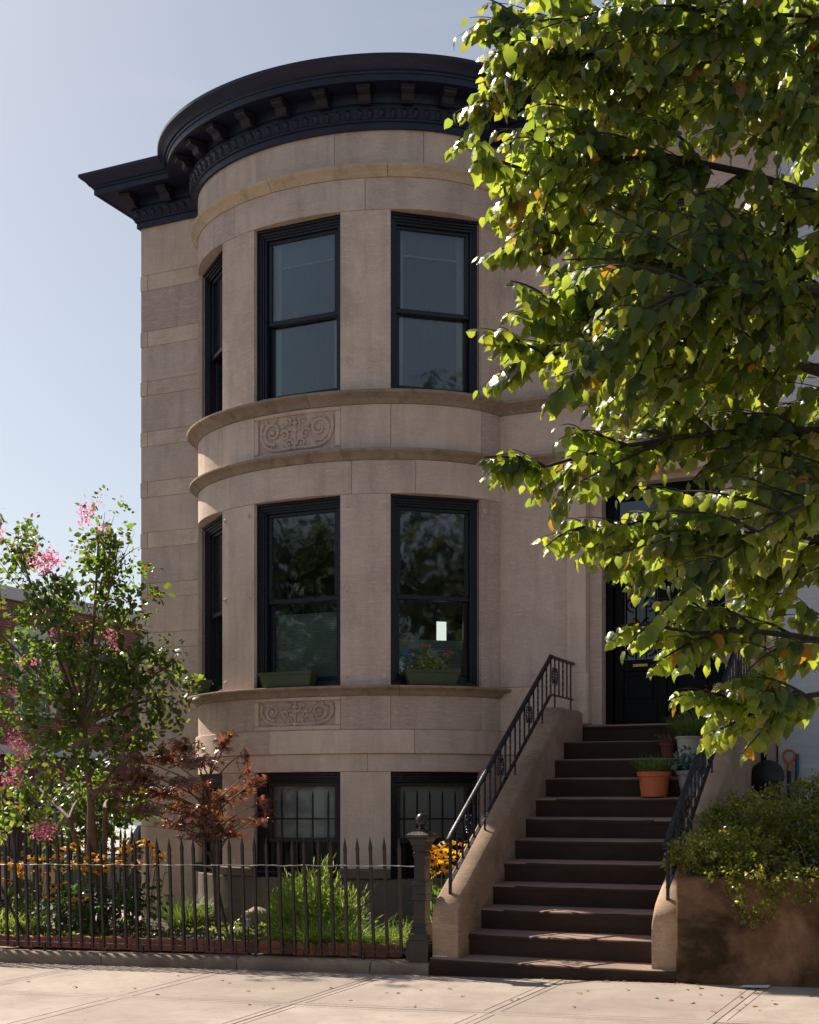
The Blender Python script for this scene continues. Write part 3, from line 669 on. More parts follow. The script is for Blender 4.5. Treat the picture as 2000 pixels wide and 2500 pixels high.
# ------------------------------------------------------------------ windows
def window(pa, pb, z0, z1, style, extra=None):
    ax, ay = pa; bx, by = pb; w = math.hypot(bx-ax, by-ay); hgt = z1-z0; an = math.atan2(by-ay, bx-ax)
    m = Matrix.Translation(((ax+bx)/2, (ay+by)/2, z0)) @ Matrix.Rotation(an, 4, 'Z')
    h = w/2; paint = 'window_paint' if style != 'basement' else 'basement_frame'
    fm = 'window_paint'
    g = G()
    y = .045
    for t, d in ((.0, 0), (.028, .022), (.050, .040), (.074, .058)):
        g.ring(-h-.012+t, h+.012-t, t*.6, hgt-t, .032, y+d, .26, .005)
    fr = g.build('window', fm, house, None, m)
    f = .104; b = .07
    zm = b+(hgt-f-b)*.48
    def sash(nm, za, zb, yy, bot, top):
        g = G(); t = .05; x0, x1 = -h+f-.012, h-f+.012
        g.box(x0, x1, yy, yy+.04, za, za+bot, .005); g.box(x0, x1, yy, yy+.04, zb-top, zb, .005)
        g.box(x0, x0+t, yy+.001, yy+.039, za+bot+.001, zb-top-.001, .005); g.box(x1-t, x1, yy+.001, yy+.039, za+bot+.001, zb-top-.001, .005)
        g.build(nm, paint, fr, None, m)
        g = G(); g.box(x0+t-.008, x1-t+.008, yy+.018, yy+.022, za+bot-.008, zb-top+.008)
        g.build('pane', 'screened_glass' if style == 'screen' or (style == 'basement' and nm == 'lower_sash') else 'basement_glass' if style == 'basement' else 'window_glass', fr, None, m)
    sash('upper_sash', zm-.02, hgt-f+.012, .135, .05, .05)
    sash('lower_sash', b-.012, zm+.03, .182, .075, .05)
    def plane(nm, x0, x1, za, zb, yy, mat, t=.004):
        g = G(); g.box(x0, x1, yy, yy+t, za, zb); return g.build(nm, mat, fr, None, m)
    if style == 'sheer':
        g = G(); n = 60; rr = random.Random(int(w*1000)+int(z0*10)+int(ax*7)); ph = [rr.uniform(0, 6) for _ in range(4)]
        rows = []
        for zz in np.linspace(.04, hgt-.08, 9):
            rows.append([(-h+.13+(2*h-.26)*i/n, .262+.010*math.sin(i*.55+ph[0]+zz*1.3)+.006*math.sin(i*1.3+ph[1]-zz*2.1), zz) for i in range(n+1)])
        g.loft(rows, cap=False, close=False); g.build('sheer_curtain', 'sheer', fr, 60, m)
        for s_ in (-1, 1): plane('side_curtain', s_*(h-.165)-.035, s_*(h-.165)+.035, .04, hgt-.06, .246, 'lace_curtain')
        plane('shade_hem', -h+.13, h-.13, hgt*.80, hgt*.80+.018, .244, 'lace_curtain'); plane('roller_shade', -h+.13, h-.13, hgt*.80+.02, hgt-.06, .248, 'pale_shade')
    if style == 'half': plane('cellular_shade', -h+.06, h-.06, .03, hgt*.41, .25, 'cellular_shade', .02)
    if style == 'low': plane('cellular_shade', -h+.06, h-.06, .03, hgt*.26, .25, 'cellular_shade', .02)
    if style == 'basement': plane('curtain', -h+.06, h-.06, .03, hgt-.05, .245, 'lace_curtain')
    if style == 'screen': plane('roller_shade', -h+.06, h-.06, .03, hgt-.05, .26, 'interior_dark')
    return fr, m, h, hgt
WA = {'mid': (-A0, A0), 'right': (B0, B1), 'left': (-B1, -B0)}
def bw(k, z0, z1, st):
    s, e = WA[k]; return window(ep(s), ep(e), z0, z1, st)
bw('left', 5.785, 7.702, 'screen'); bw('mid', 5.785, 7.702, 'sheer'); bw('right', 5.785, 7.702, 'sheer')
bw('left', 2.70, 4.722, 'screen'); bw('mid', 2.70, 4.722, 'half')
fr, m, h, hg = bw('right', 2.70, 4.722, 'low')
g = G(); g.box(.19, .30, .62, .63, .52, .78); g.build('far_window_glow', 'far_daylight', fr, None, m)  # glowing panel stands in for daylight through a far window
g = G(); g.extrude([(-.33, .196, .36), (-.29, .196, .33), (-.25, .196, .36), (-.25, .196, .42), (-.33, .196, .42)], (0, .003, 0)); g.build('sticker', 'sticker_blue', fr, None, m)
window((.22, Yw), (1.38, Yw), 5.785, 7.702, 'sheer')
def spear_bar(g, x, y, z0, z1, r=.009):
    g.box(x-r, x+r, y-r, y+r, z0, z1-.05, .002); g.lathe([(r*1.05, 0), (r*.9, .02), (.001, .055)], 6, (x, y, z1-.05))
for k, nb in (('left', 5), ('mid', 5), ('right', 6)):
    fr, m, h, hg = bw(k, .42, 1.795, 'basement')
    for i in range(nb):
        g = G(); x = -h+.15+(2*h-.30)*i/(nb-1); spear_bar(g, x, .015, .03, hg-.19); g.build('window_bar', 'railing_paint', fr, None, m)
    for zz in (hg-.50, .30):
        g = G(); g.box(-h+.02, h-.02, .006, .024, zz, zz+.018, .002); g.build('cross_bar', 'railing_paint', fr, None, m)
# old shutter hinge pins left in the piers
def pin_mesh():
    g = G(); g.lathe([(.028, 0), (.026, .008), (.012, .012), (.010, .03)], 8); xform(g, Matrix.Rotation(R(90), 4, 'X')); return g.mesh('hinge_stub', 'limestone', 40)
pm = pin_mesh()
for aa in (-B0+.035, -A0-.035, A0+.04, B0-.035, B1+.035):
    for z in (2.80, 3.72, 4.60): inst(pm, 'hinge_stub', house, on_facade(a=aa, z=z, off=.0))
# ------------------------------------------------------------------ entrance
def bxo(nm, b, mat, par=house, c=.005, sm=None):
    g = G(); g.box(*b, c); return g.build(nm, mat, par, sm)
ent = bxo('pilaster', (-.185, .025, 3.40, 3.80, 2.84, 4.74), 'limestone')
bxo('pilaster', (1.585, 1.845, 3.40, 3.80, 2.84, 4.74), 'limestone')
bxo('plinth', (-.20, .055, 3.37, 3.805, 2.29, 2.84), 'limestone', c=.02); bxo('plinth', (1.565, 1.86, 3.37, 3.805, 2.29, 2.84), 'limestone', c=.02)
bxo('capital', (-.215, .06, 3.36, 3.80, 4.74, 4.86), 'limestone', c=.03); bxo('capital', (1.555, 1.87, 3.36, 3.80, 4.74, 4.86), 'limestone', c=.03)
bxo('entablature', (-.20, 1.855, 3.38, 3.80, 4.862, 5.02), 'limestone'); bxo('door_hood', (-.26, 1.91, 3.22, 3.80, 5.022, 5.10), 'limestone_sill', c=.03)
bxo('entablature', (-.20, 1.855, 3.46, 3.80, 5.10, 5.18), 'limestone')
bxo('jamb', (.026, .16, 3.52, 3.95, 2.29, 4.86), 'limestone'); bxo('jamb', (1.45, 1.584, 3.52, 3.95, 2.29, 4.86), 'limestone')
bxo('soffit', (.16, 1.45, 3.50, 3.95, 4.80, 4.862), 'limestone')
dr = bxo('door_frame', (.16, .235, 3.66, 3.92, 2.30, 4.80), 'door_paint')
bxo('door_frame', (1.375, 1.45, 3.66, 3.92, 2.30, 4.80), 'door_paint'); bxo('door_frame', (.236, 1.374, 3.66, 3.92, 4.70, 4.80), 'door_paint')
bxo('transom_bar', (.236, 1.374, 3.67, 3.92, 4.30, 4.38), 'door_paint'); bxo('transom_pane', (.236, 1.374, 3.80, 3.806, 4.38, 4.70), 'window_glass', c=0)
bxo('vestibule_wall', (.16, 1.45, 4.4, 4.45, 2.3, 4.8), 'interior_dark')
for x0, x1 in ((.238, .803), (.807, 1.372)):
    g = G(); s = .10
    g.box(x0, x0+s, 3.72, 3.78, 2.31, 4.29, .006); g.box(x1-s, x1, 3.72, 3.78, 2.31, 4.29, .006)
    for za, zb in ((2.31, 2.52), (2.86, 2.98), (4.17, 4.29)): g.box(x0+s+.001, x1-s-.001, 3.721, 3.779, za, zb, .006)
    g.box(x0+s, x1-s, 3.745, 3.77, 2.52, 2.86); g.box(x0+s+.05, x1-s-.05, 3.728, 3.75, 2.57, 2.81, .015)
    door = g.build('door', 'door_paint', house)
    g = G(); g.box(x0+s, x1-s, 3.748, 3.753, 2.98, 4.17); g.build('door_glass', 'dark_glass', door)
    g = G(); xm = (x0+x1)/2
    for k in range(5):
        zc = 3.10+k*.235
        for sg in (-1, 1):
            sp = spiral((xm+sg*.085, zc), .085, 1.5, math.pi/2*(1 if k % 2 else -1), sg, 18); g.tube([(x, 3.735, z) for x, z in sp], .007, 5)
    for xx in (-.16, -.055, .055, .16): g.tube([(xm+xx, 3.735, 2.99), (xm+xx, 3.735, 4.16)], .006, 5)
    g.build('grille', 'door_paint', door)
g = G(); g.lathe([(.012, 0), (.012, .02), (.030, .03), (.034, .05), (.022, .068), (.002, .072)], 12); xform(g, Matrix.Translation((.855, 3.72, 3.32)) @ Matrix.Rotation(R(90), 4, 'X')); g.build('door_knob', 'brass', house, 50)
bxo('mail_slot', (.44, .60, 3.712, 3.72, 2.905, 2.935), 'brass', c=.003)
# ------------------------------------------------------------------ stoop
H_, T_, SW = .19, .2757, 1.63
stoop = thing('stoop', (.8, 0, .05), 'wide brownstone stoop with worn treads and thick sloping side walls', 'stoop')
rs = random.Random(11)
for n in range(1, 13):
    y0 = (n-1)*T_; zt = n*H_; x0, x1 = (.001, SW-.001)
    y1 = y0+T_+.06
    if n == 1: x0, x1, zt = -.235, 1.875, .186
    if n == 11: y1 = 3.46
    if n == 12: x0, x1, y0, y1, zt = .0, 1.61, 3.385, 4.3, 2.29
    g = G(); zb = zt-.30 if n > 1 else -.02; N = 9; loops = []
    for i in range(N):
        x = x0+(x1-x0)*i/(N-1); w = rs.uniform(-.004, .004); wz = rs.uniform(-.004, .003)-.006*math.sin(math.pi*i/(N-1))
        if n == 12: w = wz = 0
        loops.append([(x, y0+.014, zb), (x, y0+.013, zt-.055), (x, y0+.002+w, zt-.042), (x, y0+w, zt-.022+wz), (x, y0+.008+w, zt-.010+wz), (x, y0+.024, zt-.004+wz), (x, y1, zt+.012), (x, y1, zb)])
    g.loft(loops)
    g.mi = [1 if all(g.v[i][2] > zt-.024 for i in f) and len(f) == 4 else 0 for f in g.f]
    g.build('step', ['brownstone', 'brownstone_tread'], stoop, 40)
def cheek(xa, xb, seed):
    rs = random.Random(seed); g = G(); P = [(.055, .56), (.065, .60), (.09, .645), (.15, .70)]
    P += [(.15+.17*k, .70+.17*k*.667) for k in range(1, 15)]+[(2.62, 2.345), (2.70, 2.395), (2.745, 2.42), (2.78, 2.428), (2.95, 2.43), (3.15, 2.432), (3.34, 2.43), (3.375, 2.425)]
    loops = []
    def sec(y, zt, k=1.0):
        j = lambda s=.006: rs.uniform(-s, s)
        return [(xa, y, .10), (xa, y, zt-.07), (xa+.006+j(), y, zt-.022), (xa+.028, y+j(), zt+.002+j()), ((xa+xb)/2, y, zt+.006+j()), (xb-.028, y+j(), zt+j()), (xb-.008+j(), y, zt-.022+j()), (xb-.002, y, zt-.07), (xb-.002, y, .10)]
    for y, z in P: loops.append(sec(y, z))
    g.loft(loops); g.build('side_wall', 'cheek_stone', stoop, 50)
cheek(-.232, 0, 1); cheek(SW, SW+.205, 2)
g = G(); g.box(-.23, -.10, .05, .12, .187, .20, .003); g.build('mortar_patch', 'white_trim', stoop)
# ------------------------------------------------------------------ iron stair railings
def zb_(y): return .80+.69*(min(y, 2.70)-.14)
def scroll_mesh():
    g = G()
    for s in (-1, 1):
        for t in (-1, 1):
            sp = spiral((s*.040, t*.047), .036, 1.15, -t*math.pi/2, s*t, 16)
            g.tube([(0, y, z) for y, z in sp], .0065, 5)
        g.tube([(0, s*(.040+.036*math.cos(a)), .047*math.sin(a)*1.9) for a in np.linspace(-1.2, 1.2, 9)], .0065, 5)
    return g.mesh('scroll', 'railing_paint', 60)
scm = scroll_mesh()
def bal_mesh(kind, h):
    g = G()
    if kind == 'tw': g.tube([(0, 0, h*i/22) for i in range(23)], .0095, 4, twist=.42)
    else: g.box(-.0075, .0075, -.0075, .0075, 0, h, .001)
    return g.mesh('baluster', 'railing_paint')
BM = {'p': bal_mesh('p', .36), 'tw': bal_mesh('tw', .36), 'sup': bal_mesh('p', .50)}
def railing(X, label):
    t = thing('stair_railing', (X, .15, .75), label, 'railing', 'iron stair railings')
    g = G(); path = [(.10, zb_(.14)+.335), (.13, zb_(.13)+.352)]+[(y, zb_(y)+.36) for y in (.2, .6, 1.2, 1.8, 2.4, 2.66)]+[(2.70, zb_(2.7)+.365), (2.74, zb_(2.7)+.36), (3.40, zb_(2.7)+.352)]
    prof = [(-.020, 0), (-.026, .008), (-.026, .018), (-.019, .026), (-.008, .031), (.008, .031), (.019, .026), (.026, .018), (.026, .008), (.020, 0)]
    g.loft([[(X+a, y, z+b) for a, b in prof] for y, z in path]); g.build('handrail', 'railing_paint', t, 35)
    g = G(); path = [(.16, zb_(.16)), (1.2, zb_(1.2)), (2.68, zb_(2.68)), (2.72, zb_(2.72)), (3.39, zb_(2.72)-.004)]
    g.loft([[(X+a, y, z+b) for a, b in ((-.016, 0), (-.016, -.014), (.016, -.014), (.016, 0))] for y, z in path]); g.build('bottom_rail', 'railing_paint', t)
    pat = ['p', 'tw', 'sup', 'tw', 'p', 's']
    for i in range(0, 20):
        y = 2.70-.126*i; k = pat[i % 6]; z = zb_(y)
        if k == 'sup': inst(BM['sup'], 'baluster', t, Matrix.Translation((X, y, z-.14)))
        else: inst(BM['p' if k == 's' else k], 'baluster', t, Matrix.Translation((X, y, z)))
        if k == 's': inst(scm, 'scroll', t, Matrix.Translation((X, y, z+.19)))
    for i, k in enumerate(('sup', 'p', 'tw', 'p', 'sup'), 1):
        y = 2.70+.126*i; z = zb_(y); inst(BM[k], 'baluster', t, Matrix.Translation((X, y, z-(.14 if k == 'sup' else 0))))
        if i == 1: inst(scm, 'scroll', t, Matrix.Translation((X, y, z+.19)))
    g = G(); y = .165; g.box(X-.012, X+.012, y-.012, y+.012, .66, zb_(y)+.36, .002); g.build('end_post', 'railing_paint', t)
railing(-.118, 'black iron railing beside the bay, its lower handrail catching the sun'); railing(SW+.10, 'black iron railing beside the potted plants and the hedge')
# ------------------------------------------------------------------ stone curb, iron fence, post, clay edging
cb = thing('fence_curb', (-3, 0, 0), 'low brown stone curb under the iron fence', 'curb')
cx = [-7.4, -5.15, -3.59, -2.11, -.785, -.24]
rs = random.Random(3)
for x0, x1 in zip(cx[:-1], cx[1:]):
    g = G(); loops = []
    for i in range(13):
        x = x0+.004+(x1-x0-.008)*i/12; zt = .150+.0232*x; j = lambda s=.005: rs.uniform(-s, s)
        loops.append([(x, -.004+j(), gz(x)-.06), (x, -.010+j(), zt-.05), (x, -.002+j(), zt-.022+j(.004)), (x, .025+j(), zt+j(.003)), (x, .27, zt), (x, .27, gz(x)-.06)])
    g.loft(loops); g.build('curb_stone', 'curb_stone', cb, 55)
def picket_mesh(h):
    g = G(); w = .0115
    g.loft([[(-w, -w, 0), (w, -w, 0), (w, w, 0), (-w, w, 0)], [(-w, -w, h-.125), (w, -w, h-.125), (w, w, h-.125), (-w, w, h-.125)],
            [(-w*1.25, -w*1.1, h-.105), (w*1.25, -w*1.1, h-.105), (w*1.25, w*1.1, h-.105), (-w*1.25, w*1.1, h-.105)], [(-.001, -.001, h), (.001, -.001, h), (.001, .001, h), (-.001, .001, h)]])
    return g.mesh('picket', 'fence_iron')
fence = thing('iron_fence', (-3, .1, .1), 'dark iron spear-top picket fence with a silver wire along the sidewalk', 'fence')
pk = picket_mesh(1.0)
fr_z = lambda x: .214+.02*x
rs = random.Random(8)
for i in range(39):
    x = -.575-.1293*i; zb0 = fr_z(x)-.035; zt = 1.185+.0125*(x+.5)+rs.uniform(-.008, .006)
    inst(pk, 'picket', fence, Matrix.Translation((x+.034, .10, zb0)) @ Matrix.Rotation(-.033+rs.uniform(-.006, .006), 4, 'Y') @ Matrix.Rotation(rs.uniform(-.012, .012), 4, 'X') @ Matrix.Diagonal((1, 1, (zt-zb0), 1)))
g = G(); g.loft([[(x, y, fr_z(x)+z) for y, z in ((.082, -.006), (.118, -.006), (.118, .006), (.082, .006))] for x in (-5.6, -4, -2.4, -.8, -.45)]); g.build('bottom_rail', 'fence_iron', fence)
for x in (-5.5, -4.35, -3.2, -1.98, -.9):
    g = G(); g.box(x-.01, x+.01, .09, .11, .140+.0232*x, fr_z(x), .001); g.build('rail_foot', 'fence_iron', fence)
g = G(); n = 90; g.tube([(-5.6+5.2*i/n, .086+.002*math.sin(i*2.1), .938+.0150*(-5.6+5.2*i/n+.40)+.0035*math.sin(i*.9)+.002*math.sin(i*2.3)) for i in range(n+1)], .0048, 5); g.build('top_wire', 'wire', fence)
sf = thing('side_fence', (-5.62, 1.8, .1), 'iron picket fence behind the flowers running back to the house corner', 'fence')
for i in range(26):
    y = .18+.129*i; zb0 = .09
    inst(pk, 'picket', sf, Matrix.Translation((-5.66, y, zb0)) @ Matrix.Rotation(rs.uniform(-.03, .03), 4, 'X') @ Matrix.Diagonal((.9, .9, 1.10+rs.uniform(-.01, .01), 1)))
for z, nm in ((.16, 'bottom_rail'), (.915, 'top_rail')):
    g = G(); g.box(-5.672, -5.648, .1, 3.48, z, z+.012); g.build(nm, 'fence_iron', sf)
post = thing('iron_post', (-.352, .105, .14), 'cast iron fence post with square cap and acorn finial beside the steps', 'post')
def sqp(nm, prof, c=(-.352, .105, .145), par=post, sm=None):
    g = G(); g.lathe(prof, c=c, sq=True); return g.build(nm, 'post_iron', par, sm)
sqp('base', [(.100, 0), (.100, .150), (.094, .155), (.094, .170), (.086, .176), (.086, .225), (.078, .235), (.064, .285), (.068, .292), (.068, .305), (.058, .312), (.056, .345)])
sqp('shaft', [(.056, .345), (.052, .35), (.052, .50), (.066, .508), (.066, .555), (.060, .56), (.060, .625), (.066, .63), (.066, .66), (.055, .67), (.049, .685), (.049, .86), (.058, .875), (.058, .905), (.050, .915), (.060, .93), (.062, .965)])
sqp('cap', [(.062, .965), (.070, .97), (.074, 1.0), (.086, 1.02), (.102, 1.035), (.106, 1.045), (.106, 1.055), (.075, 1.075), (.055, 1.085), (.05, 1.10), (.03, 1.105)])
g = G(); g.lathe([(.022, 1.10), (.026, 1.112), (.018, 1.122), (.030, 1.132), (.045, 1.142), (.050, 1.158), (.048, 1.172), (.054, 1.178), (.053, 1.19), (.046, 1.208), (.034, 1.224), (.018, 1.234), (.002, 1.237)], 14, (-.352, .105, .145)); g.build('finial', 'post_iron', post, 40)
def edging_mesh():
    g = G(); poly = [(-.055, -.055), (.055, -.055)]+[(.055*math.cos(a), .030+.030*math.sin(a)) for a in np.linspace(0, math.pi, 9)]
    g.extrude([(x, -.022, z) for x, z in poly], (0, .044, 0)); return g.mesh('edging_tile', 'edging_clay', 30)
edm = edging_mesh(); ed = thing('clay_edging', (-3, .2, .15), 'scalloped red clay edging along the garden bed', 'edging')
for i in range(44):
    x = -.66-.1165*i; inst(edm, 'edging_tile', ed, Matrix.Translation((x, .205+rs.uniform(-.006, .006), .215+.0215*x+rs.uniform(-.006, .006))) @ Matrix.Rotation(rs.uniform(-.05, .05), 4, 'Y') @ Matrix.Rotation(rs.uniform(-.08, .08), 4, 'X'))
def lump(name, loc, size, mat, label, cat, seed=1):
    r = random.Random(seed); bm = bmesh.new(); bmesh.ops.create_icosphere(bm, subdivisions=2, radius=1)
    for v in bm.verts: v.co = Vector((v.co.x*size[0], v.co.y*size[1], v.co.z*size[2]))*(1+r.uniform(-.14, .14))
    me = bpy.data.meshes.new(name); bm.to_mesh(me); bm.free(); me.materials.append(MATS[mat])
    return tag(inst(me, name, None, Matrix.Translation(loc)), label, cat)
lump('rock', (-.50, .27, .24), (.07, .05, .07), 'rock', 'pale pinkish rock at the foot of the iron post', 'rock')
lump('rock', (-4.2, 2.6, .22), (.16, .12, .13), 'curb_stone', 'dark rock in the shade beside the house wall', 'rock', 2)
lump('rock', (-3.25, 2.25, .25), (.20, .12, .11), 'curb_stone', 'broad mossy rock under the red maple', 'rock', 3)
# garden bed
def soilz(x, y): return .185+.021*x+.03*math.sin(x*2.3+y)*math.sin(y*3.1)+.02*math.sin(x*7.1)*math.sin(y*6.3)
sheet('garden_soil', -5.62, -.23, .225, 3.75, soilz, 'soil', 60, 34)
# ------------------------------------------------------------------ planter to the right
pl = thing('concrete_planter', (3.5, .8, .1), 'stained brown concrete planter wall at the right of the stoop', 'planter')
g = G(); g.box(1.842, 6.5, -.03, .17, -.05, .905, .012); g.build('front_wall', 'planter_concrete', pl)
g = G(); g.box(1.843, 2.02, .172, 2.1, -.05, .903, .012); g.build('side_wall', 'planter_concrete', pl)
g = G(); g.box(2.021, 6.48, .171, 2.1, .2, .84); g.build('soil', 'soil', pl)
sheet('areaway_floor', 1.84, 8, 2.1, 3.5, lambda x, y: .12, 'sidewalk_concrete')
# ------------------------------------------------------------------ white house next door
nb = thing('neighbour_house', (5, Yw, .1), 'pale painted house front next door behind the tree', 'house')
def nbx(nm, b, mat='white_render', c=.004, par=nb): g = G(); g.box(*b, c); return g.build(nm, mat, par)
nbx('wall', (1.99, 3.3, 3.44, 4.2, 1.82, 8.7)); nbx('wall', (3.3, 4.4, 3.44, 4.2, 1.82, 2.9)); nbx('wall', (3.3, 4.4, 3.44, 4.2, 4.8, 5.8)); nbx('wall', (3.3, 4.4, 3.44, 4.2, 7.6, 8.7)); nbx('wall', (4.4, 9, 3.44, 4.2, 1.82, 8.7))
nbx('plinth', (1.99, 9, 3.40, 4.2, 0, 1.82)); nbx('cornice', (1.99, 9, 3.05, 4.2, 8.70, 9.05), 'white_trim'); nbx('body', (1.99, 9, 4.21, 11.5, 0, 8.6), 'side_brick')
for z in (2.9, 5.8):
    w = nbx('window', (3.3, 4.4, 3.60, 3.66, z, z+.08), 'window_paint'); nbx('window_head', (3.3, 4.4, 3.60, 3.66, z+1.82, z+1.9), 'window_paint', par=w); nbx('pane', (3.3, 4.4, 3.66, 3.67, z+.08, z+1.82), 'dark_glass', 0, w)
    for x in (3.3, 4.33): nbx('stile', (x, x+.07, 3.60, 3.66, z+.081, z+1.819), 'window_paint', par=w)
    nbx('meeting_rail', (3.37, 4.33, 3.605, 3.66, z+.92, z+.98), 'window_paint', par=w); nbx('sill', (3.25, 4.45, 3.36, 3.44, z-.10, z), 'white_trim', par=w)
# under-stoop areaway door, hose barrel and tools
bxo('areaway_door', (1.845, 1.96, 3.46, 3.50, .2, 1.85), 'door_paint')
t = thing('garden_fork', (2.10, 3.3, .2), 'garden tool with an orange D-shaped handle leaning on the pale wall', 'garden tool')
g = G(); tp = Vector((2.11, 3.375, 1.98)); bt_ = Vector((2.13, 3.20, .45))
dv = (bt_-tp).normalized()
g.tube([tp+dv*.16, tp+dv*.30, bt_], [.019, .019, .017], 8); g.build('shaft', 'black_plastic', t, 50)
g = G(); c = tp+dv*.05
g.tube([c+Vector((.055*math.sin(a)*1.0, 0, .055*math.cos(a)*1.05)) if abs(a) < 2.3 else c+Vector((.055*math.sin(a)*.8, 0, -.06)) for a in np.linspace(-2.6, 2.6, 14)]+[], .015, 7)
g.tube([c+Vector((-.04, 0, -.045)), tp+dv*.13, tp+dv*.19], [.013, .02, .024], 7); g.tube([c+Vector((.04, 0, -.045)), tp+dv*.13, tp+dv*.20], [.013, .02, .024], 7); g.build('handle', 'orange_plastic', t, 50)
g = G(); g.box(2.03, 2.23, 3.17, 3.19, .18, .46, .01); g.build('blade', 'fence_iron', t)
t = thing('garden_hoe', (2.2, 3.3, .2), 'blue-grey tool handle beside the orange handle', 'garden tool')
g = G(); g.tube([(2.185, 3.375, 1.95), (2.20, 3.22, .3)], [.020, .018], 8); g.build('shaft', 'teal_plastic', t, 50)
g = G(); g.box(2.13, 2.27, 3.14, 3.22, .2, .30, .01); g.build('blade', 'fence_iron', t)
t = thing('wheelbarrow', (1.88, 2.9, .2), 'dark wheelbarrow tipped up in the shade beside the stoop', 'wheelbarrow')
g = G(); g.lathe([(.05, .10), (.16, .06), (.21, 0), (.215, -.01), (.19, -.01), (.15, .04), (.04, .08)], 18); xform(g, Matrix.Translation((1.97, 2.95, 1.72)) @ Matrix.Rotation(R(80), 4, 'X') @ Matrix.Scale(.78, 4)); g.build('tray', 'black_plastic', t, 40)
for x in (1.93, 2.06):
    g = G(); g.tube([(x, 2.98, 1.80), (x+.08, 2.80, 1.35), (x+.18, 2.6, .9)], .013, 6); g.build('handle', 'fence_iron', t)
g = G(); g.lathe([(.13, -.03), (.16, -.02), (.16, .02), (.13, .03)], 18); xform(g, Matrix.Translation((1.98, 2.98, .35)) @ Matrix.Rotation(R(90), 4, 'Y')); g.build('wheel', 'rubber', t, 40)
# ------------------------------------------------------------------ brick building across the side street
fb = thing('brick_building', (-22, 20, -.6), 'red brick corner building with white stone trim and burgundy shopfront across the side street', 'building')
FX = -22.0
def fbx(nm, b, mat='far_brick', c=0.0, par=fb): g = G(); g.box(*b, c); return g.build(nm, mat, par)
fbx('wall', (FX-10, FX, 4, 48, 3.0, 7.2)); fbx('shop_wall', (FX-10, FX-.05, 4, 48, -1, 2.9), 'burgundy'); fbx('band', (FX-.3, FX+.12, 4, 48, 2.86, 3.12), 'white_trim')
fbx('parapet', (FX-10, FX+.10, 3.9, 48.1, 7.2, 7.55), 'white_trim')
ws = []
for k in range(15):
    y = 5.6+2.9*k
    w = fbx('window', (FX-.02, FX+.02, y, y+1.2, 4.1, 6.2), 'dark_glass'); fbx('lintel', (FX-.02, FX+.07, y-.2, y+1.4, 6.2, 6.5), 'white_trim', 0, w); fbx('sill', (FX-.02, FX+.10, y-.15, y+1.35, 3.92, 4.1), 'white_trim', 0, w)
    fbx('meeting_rail', (FX+.02, FX+.05, y, y+1.2, 5.1, 5.2), 'white_trim', 0, w)
    for q in range(6): fbx('quoin', (FX-.02, FX+.05, y-.28-(.12 if q % 2 else 0), y-.001, 4.1+q*.35, 4.1+q*.35+.34), 'white_trim', 0, w)
    for q in range(6): fbx('quoin', (FX-.02, FX+.05, y+1.201, y+1.48+(.12 if q % 2 else 0), 4.1+q*.35, 4.1+q*.35+.34), 'white_trim', 0, w)
for k in range(8):
    y = 6+5.2*k; s = fbx('shop_window', (FX-.06, FX-.02, y, y+3.4, -.2, 1.9), 'dark_glass'); fbx('shop_frame', (FX-.06, FX+.02, y-.12, y, -.5, 2.1), 'white_trim', 0, s)
fbx('awning', (FX+.03, FX+1.2, 12, 30, 1.35, 2.7), 'burgundy', .05)
